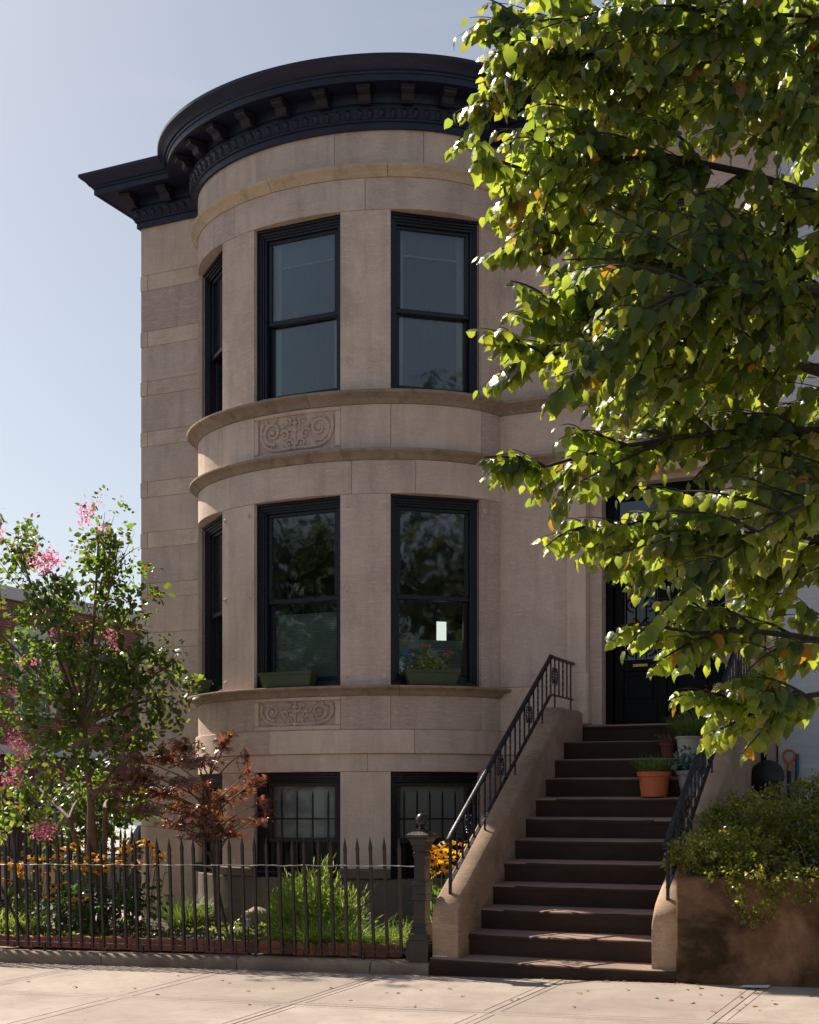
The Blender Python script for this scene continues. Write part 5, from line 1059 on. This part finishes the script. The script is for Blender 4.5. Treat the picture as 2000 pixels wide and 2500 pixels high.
for k, f in enumerate(forks):
    g = G(); branch(g, base+np.array([.06*(k-1.5), .03*k, 0]), f, .062 if k == 0 else .042, .040 if k == 0 else .026, 0, 10, 8, .04); g.build('trunk', 'myrtle_bark', cm_, 60)
for b_ in CR:
    f = min(forks, key=lambda q: np.linalg.norm(q-np.array(b_[:3]))+max(0, q[2]-b_[2])*2)
    g = G(); p = branch(g, f, b_[:3], .024, .008, .10, 9, 6, .06)
    for q in range(5):
        d = unit(rng.normal(size=3)+np.array([0, 0, .7])); branch(g, p[-2-q % 3], np.array(b_[:3])+d*b_[3]*1.05, .006, .002, .03, 5, 4, .03)
    g.build('limb', 'myrtle_bark', cm_, 60)
CR += [[-6.1, 2.35, 1.13, 0.3, 0.3], [-5.67, 2.35, 1.02, 0.28, 0.28], [-6.51, 2.35, 1.34, 0.3, 0.3], [-5.24, 2.35, 1.45, 0.3, 0.3]]
for b_ in CR: b_[3] *= .88; b_[4] *= .90; b_[0] -= .05
foliage('crown', CR, 340, simple_template(.34, .3, .25), .074, 'myrtle_leaf', cm_, up=.7, droop=.1, shell=.62, clump=10, thin=.62)
sp = [[-4.82, 1.57, 4.64, 0.1, 0.22], [-4.55, 1.57, 4.55, 0.09, 0.2], [-5.61, 1.43, 4.38, 0.2, 0.2], [-4.28, 1.43, 4.62, 0.06, 0.06], [-4.24, 1.55, 3.82, 0.09, 0.18], [-4.45, 1.54, 4.04, 0.12, 0.2], [-5.04, 1.53, 4.23, 0.16, 0.16], [-6.23, 1.47, 4.55, 0.1, 0.12], [-3.87, 1.52, 3.1, 0.1, 0.08], [-3.75, 1.52, 3.04, 0.06, 0.04], [-3.68, 1.51, 2.56, 0.14, 0.1]]
foliage('sprigs', sp, 200, simple_template(.30, .2, .2), .045, 'myrtle_leaf', cm_, up=.3, droop=-.4, shell=.8, clump=5)
pan = [[-4.56, 1.22, 4.64, 0.06, 0.12], [-4.28, 1.22, 4.59, 0.05, 0.1], [-4.67, 1.08, 3.28, 0.14, 0.12], [-4.7, 1.08, 3.1, 0.12, 0.1], [-4.39, 1.2, 2.43, 0.1, 0.1], [-4.28, 1.19, 2.08, 0.08, 0.08], [-5.33, 1.18, 1.85, 0.12, 0.08], [-5.0, 1.12, 1.7, 0.12, 0.06], [-5.52, 1.17, 3.0, 0.14, 0.12]]
foliage('seed_panicles', pan, 260, quad_template(.5), .018, 'linden_bract', cm_, shell=.9)
FL = [[-5.65, 1.23, 2.13, 0.099], [-5.58, 1.23, 2.02, 0.09], [-5.59, 1.09, 1.72, 0.09], [-5.55, 1.09, 1.82, 0.04], [-5.25, 1.21, 1.19, 0.107], [-5.33, 1.2, 1.13, 0.045], [-5.26, 1.19, 4.04, 0.121], [-5.06, 1.13, 4.01, 0.072], [-5.85, 1.18, 4.35, 0.063], [-4.67, 1.18, 4.51, 0.072], [-4.7, 1.17, 4.4, 0.054], [-4.41, 1.11, 4.28, 0.045], [-5.88, 1.15, 1.99, 0.054], [-5.33, 1.14, 2.96, 0.036], [-5.14, 1.2, 3.26, 0.04], [-4.42, 1.24, 3.19, 0.054], [-5.7, 1.23, 2.67, 0.045], [-4.31, 1.17, 3.07, 0.036], [-5.86, 1.15, 4.28, 0.045], [-5.5, 1.12, 1.83, 0.04]]
for f in FL: f[3] *= 1.4; f[0] += .06; f[1] -= .10
for f in FL: foliage('blossom', [f], 700, quad_template(.55), .022, 'myrtle_petal', cm_, up=.3, jit=1.2, shell=.5, kind=None)
# ------------------------------------------------------------------ red japanese maple
mpl = thing('japanese_maple', (-3.49, 1.81, .12), 'small red japanese maple in front of the bay', 'tree')
MP = [[-3.75, 1.58, 2.06, 0.26, 0.12], [-4.0, 1.61, 1.95, 0.26, 0.11], [-3.58, 1.55, 1.9, 0.3, 0.09], [-3.41, 1.79, 2.1, 0.11, 0.14], [-3.31, 1.75, 2.18, 0.08, 0.08], [-4.1, 1.35, 1.71, 0.28, 0.11], [-4.4, 1.39, 1.73, 0.17, 0.09], [-4.01, 1.57, 1.58, 0.3, 0.09], [-3.86, 1.89, 1.67, 0.26, 0.09], [-3.85, 1.72, 1.41, 0.3, 0.09], [-3.75, 1.96, 1.37, 0.26, 0.09], [-3.57, 1.99, 1.52, 0.21, 0.11], [-3.42, 2.17, 1.61, 0.17, 0.09], [-3.16, 2.04, 1.71, 0.15, 0.08], [-3.08, 1.68, 1.98, 0.05, 0.19], [-3.32, 2.11, 1.82, 0.06, 0.13], [-3.17, 2.22, 1.5, 0.13, 0.06], [-3.11, 2.2, 1.41, 0.11, 0.08], [-3.85, 1.64, 1.26, 0.26, 0.07], [-3.59, 1.87, 1.24, 0.3, 0.08], [-3.01, 1.75, 1.29, 0.21, 0.04], [-3.48, 2.01, 1.15, 0.19, 0.05], [-3.69, 1.72, 1.13, 0.21, 0.05]]
MP += [[-4.15, 1.2, 1.95, .2, .07], [-4.3, 1.15, 1.62, .28, .08], [-3.95, 1.15, 1.42, .3, .07], [-4.05, 1.25, 1.78, .25, .07], [-3.6, 1.3, 1.7, .25, .08]]
g = G(); g.tube([(-3.49, 1.81, .08), (-3.50, 1.80, .4), (-3.53, 1.80, .8), (-3.55, 1.82, 1.1), (-3.60, 1.80, 1.45), (-3.66, 1.74, 1.8)], [.032, .026, .024, .022, .016, .008], 8); g.build('trunk', 'maple_bark', mpl, 60)
for b_ in MP:
    z = min(1.75, max(.85, b_[2]-.35)); g = G(); branch(g, (-3.55-.06*(z-1), 1.81, z), b_[:3], .010, .003, .05, 7, 5, .04)
    for q in range(3): branch(g, np.array(b_[:3])*.75+np.array([-3.55, 1.81, z])*.25, np.array(b_[:3])+rng.normal(size=3)*np.array([b_[3], b_[3], b_[4]])*.7, .004, .0015, .02, 4, 4)
    g.build('limb', 'maple_bark', mpl, 60)
P, N = blob_points(MP, 300, .8); n = len(P)
out = P-np.array([-3.55, 1.81, 1.5]); out[:, 2] = 0
axis = unit(out)*.7+rng.normal(size=(n, 3))*.55+np.array([0, 0, -.45]); nor = np.array([0, 0, 1.0])+rng.normal(size=(n, 3))*.35+unit(out)*.3
MT = maple_template(.55); mr = frames(axis, nor); ms = rng.uniform(.045, .075, n)
mm = tri_mesh('leaf', MT[0], MT[1], 'maple_leaf', np.zeros(len(MT[0])))
dm = (P-cpos)@fwd-ms*8; order = np.argsort(dm); pick = order[:300]
for i in pick: inst(mm, 'leaf', mpl, Matrix([[*(mr[i][r]*ms[i]), P[i][r]] for r in range(3)]+[[0, 0, 0, 1]]))
rs_ = order[300:]; V, F, r = scatter(MT[0], MT[1], P[rs_], mr[rs_], ms[rs_]); inst(tri_mesh('crown', V, F, 'maple_leaf', r), 'crown', mpl)['kind'] = 'stuff'
print('maple leaves', n)
# ------------------------------------------------------------------ blades: grasses, feathery shrub, herbs
def blades(name, centre, spread, n, length, width, mat, parent, arch=.6, lean=(0, 0), seg=4, upright=1.0):
    c = np.array(centre); a = rng.random(n)*2*np.pi; rr = np.sqrt(rng.random(n))
    root = np.stack([c[0]+np.cos(a)*rr*spread[0], c[1]+np.sin(a)*rr*spread[1], np.full(n, c[2])], 1)
    l = length*(.55+.6*rng.random(n)); d = np.stack([np.cos(a)*.5*rr+rng.normal(size=n)*.25+lean[0], np.sin(a)*.5*rr+rng.normal(size=n)*.25+lean[1], np.full(n, upright)], 1); d = unit(d)
    hz = unit(d*np.array([1, 1, 0])+rng.normal(size=(n, 3))*.1); side = unit(np.cross(d, hz+np.array([0, 0, .01])))
    V = []; F = []
    for s in range(seg+1):
        t = s/seg; p = root+d*(l*t)[:, None]+hz*(arch*l*t*t)[:, None]*.6-np.array([0, 0, 1])*(arch*l*t**2.2)[:, None]*.55
        w = (width*(1-t**1.5)*.5+.0004); V += [p+side*w, p-side*w]
    V = np.stack(V, 1); k = V.shape[1]
    tf = []
    for s in range(seg): tf += [(2*s, 2*s+1, 2*s+3), (2*s, 2*s+3, 2*s+2)]
    F = (np.array(tf)[None]+(np.arange(n)*k)[:, None, None]).reshape(-1, 3)
    o = inst(tri_mesh(name, V.reshape(-1, 3), F, mat, np.repeat(rng.random(n), k)), name, parent); o['kind'] = 'stuff'; return o
fs = thing('feathery_shrub', (-2.0, 1.15, .13), 'feathery bright green shrub behind the fence below the bay window', 'shrub')
for (x, y, l) in ((-2.12, 1.15, .66), (-1.97, 1.08, .72), (-1.82, 1.18, .70), (-2.28, 1.2, .50), (-1.66, 1.1, .52)):
    g = G(); branch(g, (x, y, .1), (x+.05, y, .1+l*.8), .010, .004, 0, 6, 5, .03); g.build('stem', 'stem_green', fs)
    blades('foliage', (x, y, .14), (.13, .13), 60, l*.95, .004, 'shrub_leaf', fs, .22, upright=1.3)
    foliage('foliage', [[x, y, .12+l*.45, .19, l*.46]], 2600, quad_template(.07), .075, 'shrub_leaf', fs, up=0, droop=-1.0, jit=.55, shell=.7, clump=14, var=.5)
gl = [('arching bright grass clump just left of the iron post', -.82, .62), ('arching grass clump between the feathery shrub and the bright clump', -1.25, .55), ('grass clump against the stoop wall behind the iron post', -.42, .85), ('low grass clump at the foot of the feathery shrub', -1.62, .45)]
for lb, x, y in gl:
    t = thing('grass_clump', (x, y, soilz(x, y)), lb, 'grass', 'arching grass clumps')
    blades('blades', (x, y, soilz(x, y)), (.20, .17), 900, .40, .010, 'grass_blade', t, .95)
t = thing('iris_clump', (-5.35, .75, .08), 'strappy green leaves at the left end of the garden bed', 'plant')
blades('blades', (-5.35, .75, .08), (.35, .3), 600, .50, .013, 'grass_blade', t, .6)
t = thing('dark_herb', (-4.25, 2.35, .1), 'dusky bushy herb in the shade against the house wall', 'plant'); blades('blades', (-4.25, 2.35, .1), (.2, .2), 700, .42, .007, 'herb_leaf', t, .35)
# ground cover
n = 7000; X = rng.uniform(-5.58, -.3, n); Y = rng.uniform(.26, 2.4, n); keep = (np.sin(X*2.7+Y*1.9)+np.sin(X*5.3-Y*4.1)+rng.normal(size=n)*.7 > .1)
X, Y = X[keep], Y[keep]; Z = np.array([soilz(a, b) for a, b in zip(X, Y)])+rng.random(len(X))*.09
ax_ = rng.normal(size=(len(X), 3))+np.array([0, 0, .5]); nn = rng.normal(size=(len(X), 3))*.5+np.array([0, 0, 1])
V, F, r = scatter(*simple_template(.34), np.stack([X, Y, Z], 1), frames(ax_, nn), rng.uniform(.025, .055, len(X)))
o = inst(tri_mesh('ground_cover', V, F, 'cover_leaf', r), 'ground_cover'); tag(o, 'low leafy ground cover over the garden soil', 'ground cover', kind='stuff')
# black-eyed susans
def susan_mesh():
    g = G(); g.cur = 0
    for k in range(11):
        a = 2*math.pi*k/11; c, s = math.cos(a), math.sin(a)
        g.add([(c*.010-s*.004, s*.010+c*.004, .0), (c*.010+s*.004, s*.010-c*.004, .0), (c*.028+s*.0085, s*.028-c*.0085, .001), (c*.044, s*.044, -.008), (c*.028-s*.0085, s*.028+c*.0085, .001)], [(0, 1, 2, 3, 4)])
    me = bpy.data.meshes.new('flower'); g.cur = 1; g.lathe([(.009, -.002), (.010, .006), (.007, .011), (.002, .014)], 8)
    me.from_pydata(g.v, [], g.f); me.materials.append(MATS['susan_petal']); me.materials.append(MATS['disc_brown']); me.polygons.foreach_set('material_index', g.mi); return me
sm_ = susan_mesh()
clumps = [('black-eyed susans behind the third fence section, tall and thick with blooms', -4.9, 1.35, .42, .34, .92, 34), ('black-eyed susans in front of the crape myrtle trunk', -4.45, 1.65, .34, .3, .92, 26), ('sparse black-eyed susans at the left edge of the garden', -5.45, 1.05, .22, .3, .80, 18), ('low black-eyed susans near the path light', -4.75, .95, .4, .2, .55, 10), ('orange-yellow black-eyed susans between the iron post and the stoop wall', -.52, .98, .16, .22, .90, 30)]
for lb, x, y, sx, sy, hh, nf in clumps:
    t = thing('black_eyed_susans', (x, y, soilz(x, y)), lb, 'flowers', 'black-eyed susan clumps')
    g = G(); heads = []
    for k in range(nf):
        px, py = x+rng.uniform(-sx, sx), y+rng.uniform(-sy, sy); pz = soilz(x, y)+hh*rng.uniform(.72, 1.05)
        g.tube([(x+(px-x)*.5, y+(py-y)*.5, soilz(x, y)), (x+(px-x)*.8, y+(py-y)*.8, pz*.6), (px, py, pz)], .003, 4, cap=False); heads.append((px, py, pz))
    g.build('stems', 'stem_green', t)
    for h_ in heads:
        m = Matrix.Translation(h_) @ Matrix.Rotation(rng.uniform(0, 6.28), 4, 'Z') @ Matrix.Rotation(rng.uniform(-.7, .7), 4, 'X') @ Matrix.Rotation(rng.uniform(-.5, .5), 4, 'Y') @ Matrix.Scale(rng.uniform(1.4, 2.0), 4); inst(sm_, 'flower', t, m)
    foliage('leaves', [[x, y, soilz(x, y)+hh*.35, (sx+sy)/2*1.1, hh*.36]], 150, simple_template(.30, .2, .4), .085, 'susan_leaf', t, up=.7, shell=.7)
# small left shrub sapling in front of the fence line
t = thing('vine_sprig', (-5.35, .5, .08), 'bright green leafy sprig rising at the far left of the fence', 'plant')
g = G(); branch(g, (-5.3, .5, .08), (-5.28, .62, 1.62), .006, .003, 0, 8, 5, .05); g.build('stem', 'stem_green', t)
foliage('leaves', [[-5.28, .62, 1.45, .10, .22], [-5.33, .6, 1.2, .12, .16]], 60, simple_template(.42, .2, .3), .075, 'lime_leaf', t)
# path lights
for lb, x, y, h_ in (('solar path light at the far left of the garden bed', -5.30, 1.25, .40), ('solar path light below the yellow flowers', -4.80, 1.30, .46), ('small solar path light left of the feathery shrub', -2.52, .85, .24)):
    z = soilz(x, y); t = thing('path_light', (x, y, z), lb, 'garden light', 'solar path lights')
    g = G(); g.lathe([(.008, 0), (.008, h_-.09)], 6, (x, y, z)); g.build('stake', 'black_plastic', t)
    g = G(); g.lathe([(.030, h_-.09), (.038, h_-.02)], 12, (x, y, z)); g.build('lens', 'frosted', t, 40)
    g = G(); g.lathe([(.052, h_-.02), (.050, h_-.01), (.03, h_+.005), (.002, h_+.01)], 14, (x, y, z)); g.build('cap', 'lamp_metal', t, 40)
for lb, a_, b_ in (('dark stake leaning behind the fence at the far left', (-5.35, .40, .92), (-4.93, .50, .12)), ('dark stake leaning against the trunk of the red maple', (-3.40, 1.55, .95), (-3.0, 1.25, .12))):
    g = G(); g.tube([a_, b_], .014, 6); tag(g.build('garden_stake', 'bark', None), lb, 'stake')
# ------------------------------------------------------------------ hedge in the planter
hd = thing('hedge', (2.4, .8, .84), 'small-leaved green hedge spilling over the concrete planter', 'hedge')
HG = [[2.01, 0.76, 1.14, 0.22, 0.2], [1.95, 0.22, 1.08, 0.18, 0.13], [2.15, .12, 1.12, .2, .12], [2.4, .15, 1.08, .2, .12], [1.95, 1.13, 1.28, 0.22, 0.13], [2.06, 1.35, 1.37, 0.26, 0.17], [2.4, 0.78, 1.36, 0.25, 0.17], [2.55, 1.44, 1.5, 0.25, 0.17], [2.69, 1.18, 1.3, 0.25, 0.2], [2.24, 0.56, 1.07, 0.27, 0.17], [2.49, 0.79, 1.07, 0.27, 0.2], [1.80, .62, .98, 0.13, 0.08], [2.24, .02, .90, 0.15, 0.12], [2.47, -.05, .80, 0.17, 0.20], [2.75, .0, .88, 0.2, 0.12], [1.74, .50, 1.0, 0.09, 0.05], [2.7, .8, 1.04, 0.25, 0.2], [3.1, .8, 1.2, .35, .3], [3.6, .9, 1.25, .4, .3], [3.0, 1.4, 1.45, .3, .2], [4.2, .9, 1.2, .45, .3], [3.2, .05, .85, .25, .14], [2.95, 1.5, 1.62, .18, .16]]
for b_ in HG:
    g = G()
    for q in range(6): branch(g, (b_[0]+rng.uniform(-.1, .1), max(.3, b_[1])+rng.uniform(-.1, .1), .84), np.array(b_[:3])+rng.normal(size=3)*b_[3]*.6, .006, .002, .12, 6, 4, .05)
    g.build('stem', 'dry_stem', hd)
foliage('foliage', HG, 2300, simple_template(.34, .25, .15), .030, 'hedge_leaf', hd, up=.6, droop=0, shell=.5, clump=10, jit=.7)
spg = []
for b_ in HG:
    for q in range(5):
        d = unit(rng.normal(size=3)*np.array([1, .8, .6])+np.array([-.35, -.2, .25])); c = np.array(b_[:3])+d*np.array([b_[3], b_[3], b_[4]])*1.15; spg.append([*c, .055, .04])
foliage('sprigs', spg, 900, simple_template(.34, .2, .15), .030, 'hedge_leaf', hd, up=.8, droop=0, shell=.9)
# ------------------------------------------------------------------ pots on the steps
def pot(name, loc, prof, mat, label, soil_z, soil_r, lip=None):
    t = thing(name, loc, label, 'potted plant')
    g = G(); g.lathe(prof, 28, loc); g.build('pot', mat, t, 35)
    g = G(); g.lathe([(.001, soil_z-.01), (soil_r, soil_z-.01), (soil_r, soil_z), (.001, soil_z)], 18, loc); g.build('soil', 'soil', t)
    return t
z8, z10, z11 = 8*H_+.004, 10*H_+.006, 11*H_+.006
def wall_pot(r0, r1, h, rim): return [(r0*.9, 0), (r0, .004), (r1-.008, h-rim), (r1+.006, h-rim+.002), (r1+.010, h-.004), (r1+.006, h), (r1-.012, h), (r1-.018, h-.05), (r0-.01, .02), (.002, .015)]
t = pot('terracotta_pot', (1.10, 2.115, z8), wall_pot(.122, .150, .235, .045), 'terracotta', 'big terracotta pot of green herbs on the eighth step', .205, .135)
blades('foliage', (1.10, 2.115, z8+.20), (.12, .12), 420, .22, .008, 'herb_leaf', t, .3); foliage('foliage', [[1.10, 2.12, z8+.28, .15, .09]], 700, simple_template(.2), .032, 'herb_leaf', t)
foliage('flowers', [[1.10, 2.06, z8+.26, .16, .05]], 30, quad_template(.5), .016, 'linden_bract', t)
t = pot('grey_pot', (1.44, 2.17, z8), [(.06, 0), (.085, .004), (.105, .06), (.122, .13), (.128, .20), (.140, .205), (.150, .228), (.152, .24), (.144, .242), (.128, .21), (.05, .05), (.002, .04)], 'grey_plastic', 'blue-grey pot of silvery foliage beside the terracotta pot', .205, .125)
foliage('foliage', [[1.42, 2.17, z8+.32, .17, .12]], 900, simple_template(.24, .1, .3), .055, 'senecio_leaf', t, up=.3, droop=-.5, shell=.7)
t = pot('white_pot', (1.31, 2.69, z10), wall_pot(.12, .150, .20, .02), 'white_ceramic', 'white ceramic pot of grassy herb behind the grey pot', .175, .135)
blades('foliage', (1.31, 2.69, z10+.17), (.12, .12), 1100, .30, .005, 'herb_leaf', t, .35)
t = pot('small_clay_pot', (1.07, 2.72, z10), wall_pot(.055, .075, .145, .03), 'dark_clay', 'small dark clay pot of dried stems', .125, .065)
blades('foliage', (1.07, 2.72, z10+.12), (.06, .06), 200, .17, .004, 'dry_stem', t, .6); foliage('foliage', [[1.05, 2.70, z10+.22, .11, .07]], 200, simple_template(.2), .02, 'dry_leaf', t)
t = pot('flower_pot', (1.22, 3.08, z11), wall_pot(.08, .11, .17, .03), 'grey_plastic', 'pot of small white and violet flowers on the landing', .15, .10)
foliage('foliage', [[1.24, 3.08, z11+.25, .14, .10]], 300, simple_template(.3), .045, 'susan_leaf', t); foliage('flowers', [[1.14, 3.02, z11+.29, .12, .07]], 130, quad_template(.6), .035, 'white_flower', t, shell=.9)
t = pot('red_leaved_pot', (1.46, 3.2, z11), wall_pot(.10, .13, .22, .03), 'dark_clay', 'pot of reddish foliage beside the front door', .20, .12)
foliage('foliage', [[1.42, 3.2, z11+.40, .20, .13], [1.5, 3.18, z11+.28, .16, .1]], 330, simple_template(.34), .06, 'coleus_leaf', t)
# ------------------------------------------------------------------ window boxes on the parlour sill
def wbox(a, w, off, label, yaw=0.0):
    m = on_facade(a=a, off=off, z=2.712) @ Matrix.Rotation(yaw, 4, 'Z')
    c = m @ Vector((0, 0, 0)); t = thing('window_box', tuple(c), label, 'window box', 'green window boxes')
    g = G(); h = .155; lo, hi = w/2-.045, w/2
    def rg(x, y, z): return [(-x, -y, z), (x, -y, z), (x, y, z), (-x, y, z)]
    g.loft([rg(lo, .055, 0), rg(hi-.006, .078, h-.03), rg(hi+.004, .086, h-.028), rg(hi+.004, .086, h), rg(hi-.012, .070, h), rg(hi-.014, .068, h-.025)]); g.build('box', 'green_plastic', t, None, m)
    g = G(); g.box(-hi+.016, hi-.016, -.064, .064, h-.06, h-.03); g.build('soil', 'soil', t, None, m)
    return t, m
t, m = wbox(-.035, .66, .005, 'green window box with only a few dry stalks, below the middle window'); c = m @ Vector((0, 0, .12))
blades('stalks', (c.x-.1, c.y, c.z), (.22, .04), 26, .07, .004, 'dry_stem', t, .8)
t, m = wbox(.82, .58, .0, 'green window box planted with pink-flowered sedum, below the right-hand window'); c = m @ Vector((-.05, 0, .12))
foliage('succulents', [[c.x-.06, c.y, c.z+.05, .16, .06], [c.x+.08, c.y+.05, c.z+.06, .12, .07]], 330, simple_template(.3, .1, .1), .045, 'lime_leaf', t, up=.2, droop=-.3)
foliage('stems', [[c.x-.02, c.y, c.z+.15, .07, .14]], 800, simple_template(.3), .045, 'shrub_leaf', t, up=.3, droop=-.5); foliage('stems', [[c.x+.16, c.y+.13, c.z+.10, .05, .12]], 800, simple_template(.3), .04, 'shrub_leaf', t, up=.3, droop=-.5)
foliage('flowers', [[c.x-.02, c.y, c.z+.30, .08, .015], [c.x+.17, c.y+.14, c.z+.22, .05, .03]], 1500, quad_template(.6), .022, 'pink_flower', t)
t, m = wbox(-.86, .36, .04, 'short green window box of lime foliage with a yellow tag, at the bay edge'); c = m @ Vector((0, 0, .15))
foliage('foliage', [[c.x, c.y, c.z, .15, .07], [c.x+.08, c.y-.08, c.z-.02, .1, .06], [c.x-.10, c.y+.10, c.z-.03, .09, .08]], 420, simple_template(.4), .026, 'lime_leaf', t)
g = G(); g.box(-.05, .12, -.092, -.089, .07, .125); g.build('tag', 'label_yellow', t, None, m); g = G(); g.box(.02, .10, -.0935, -.0925, .075, .12); g.build('tag_print', 'paper', t, None, m)
# ------------------------------------------------------------------ fallen leaves and litter on the sidewalk
flm = []
for V, F in (LIND[1], simple_template(.36, .5, .5), maple_template(.9)):
    flm.append(tri_mesh('fallen_leaf', V, F, 'fallen_leaf', np.zeros(len(V))))
rs = random.Random(21)
spots = [(-4.6, -.55), (-4.3, -.75), (-4.2, -.9), (-3.6, -1.0), (-3.4, -.35), (-3.0, -1.35), (-2.4, -.5), (-2.3, -1.2), (-1.75, -.72), (-1.2, -1.05), (-.55, -.5), (-.35, -1.35), (-.9, -1.7), (.15, -.75), (.3, -1.5), (.45, -.28), (.75, -.12), (.95, -.22), (1.0, -1.1), (1.35, -.1), (1.7, -.45), (1.9, -.8), (2.05, -.3), (2.25, -.55), (2.35, -.4), (2.45, -.62), (2.5, -.95), (2.6, -.5), (2.3, -1.3), (2.15, -.9), (1.5, -1.35), (-.1, -.9), (-2.0, -1.55), (-3.9, -1.3), (-1.5, -.42), (.6, -.95), (1.2, -.6), (2.7, -.75), (2.62, -1.1), (-.75, -.9)]
for x, y in spots:
    for q in range(1 if rs.random() < .6 else 2):
        xx, yy = x+rs.uniform(-.12, .12), y+rs.uniform(-.1, .1); s = rs.uniform(.022, .052)
        m = Matrix.Translation((xx, yy, gz(xx, yy)+.012)) @ Matrix.Rotation(rs.uniform(0, 6.28), 4, 'Z') @ Matrix.Rotation(rs.uniform(-.3, .3), 4, 'X') @ Matrix.Scale(s, 4)
        tag(inst(flm[rs.randrange(3)], 'fallen_leaf', None, m), 'dry brown fallen leaf lying on the sidewalk', 'leaf', 'fallen leaves on the sidewalk')
n = 1500; X = rng.uniform(-4.9, 2.6, n); Y = -.03-np.abs(rng.normal(size=n))*.09
V, F, r = scatter(*quad_template(.4), np.stack([X, Y, np.array([gz(a, b)+.004 for a, b in zip(X, Y)])], 1), frames(rng.normal(size=(n, 3))*np.array([1, 1, .15]), np.array([0, 0, 1.])+rng.normal(size=(n, 3))*.2), rng.uniform(.006, .016, n))
tag(inst(tri_mesh('leaf_litter', V, F, 'linden_bract', r), 'leaf_litter'), 'tiny yellow leaf litter along the foot of the curb', 'litter', kind='stuff')
g = G(); g.add([(2.36, -.22, gz(2.4)+.008), (2.56, -.19, gz(2.5)+.006), (2.57, -.12, gz(2.5)+.02), (2.38, -.14, gz(2.4)+.014)], [(0, 1, 2, 3)]); tag(g.build('paper_scrap', 'paper'), 'white paper scrap on the sidewalk by the planter wall', 'litter')
# ------------------------------------------------------------------ street trees mirrored in the windows (across the road)
for lb, x, y, h_, w_ in (('tall street tree across the road mirrored in the middle parlour window', -14.5, -19.5, 11.0, 3.6), ('broad street tree across the road farther down the block', -21, -20, 12.0, 4.2), ('street tree down the road mirrored in the right parlour window', 15.5, -6.5, 13.2, 3.6), ('far street tree down the road beyond the linden', 24, -9.5, 12.5, 4.2)):
    t = thing('street_tree', (x, y, gz(x)-.3), lb, 'tree', 'street trees across the road')
    g = G(); g.tube([(x, y, -.6), (x+.1, y, 2), (x, y, h_*.6)], [.26, .2, .08], 9); g.build('trunk', 'bark', t, 60)
    bl = [[x+rng.uniform(-.6, .6)*w_, y+rng.uniform(-.6, .6)*w_, h_*rng.uniform(.35, .85), w_*rng.uniform(.3, .5)] for q in range(14)]
    for q in bl[:7]:
        g = G(); branch(g, (x, y, h_*.3), q[:3], .09, .02, .2, 6, 5, .1); g.build('limb', 'bark', t)
    foliage('crown', bl, 16, simple_template(.4), .24, 'far_leaf', t, shell=.6)
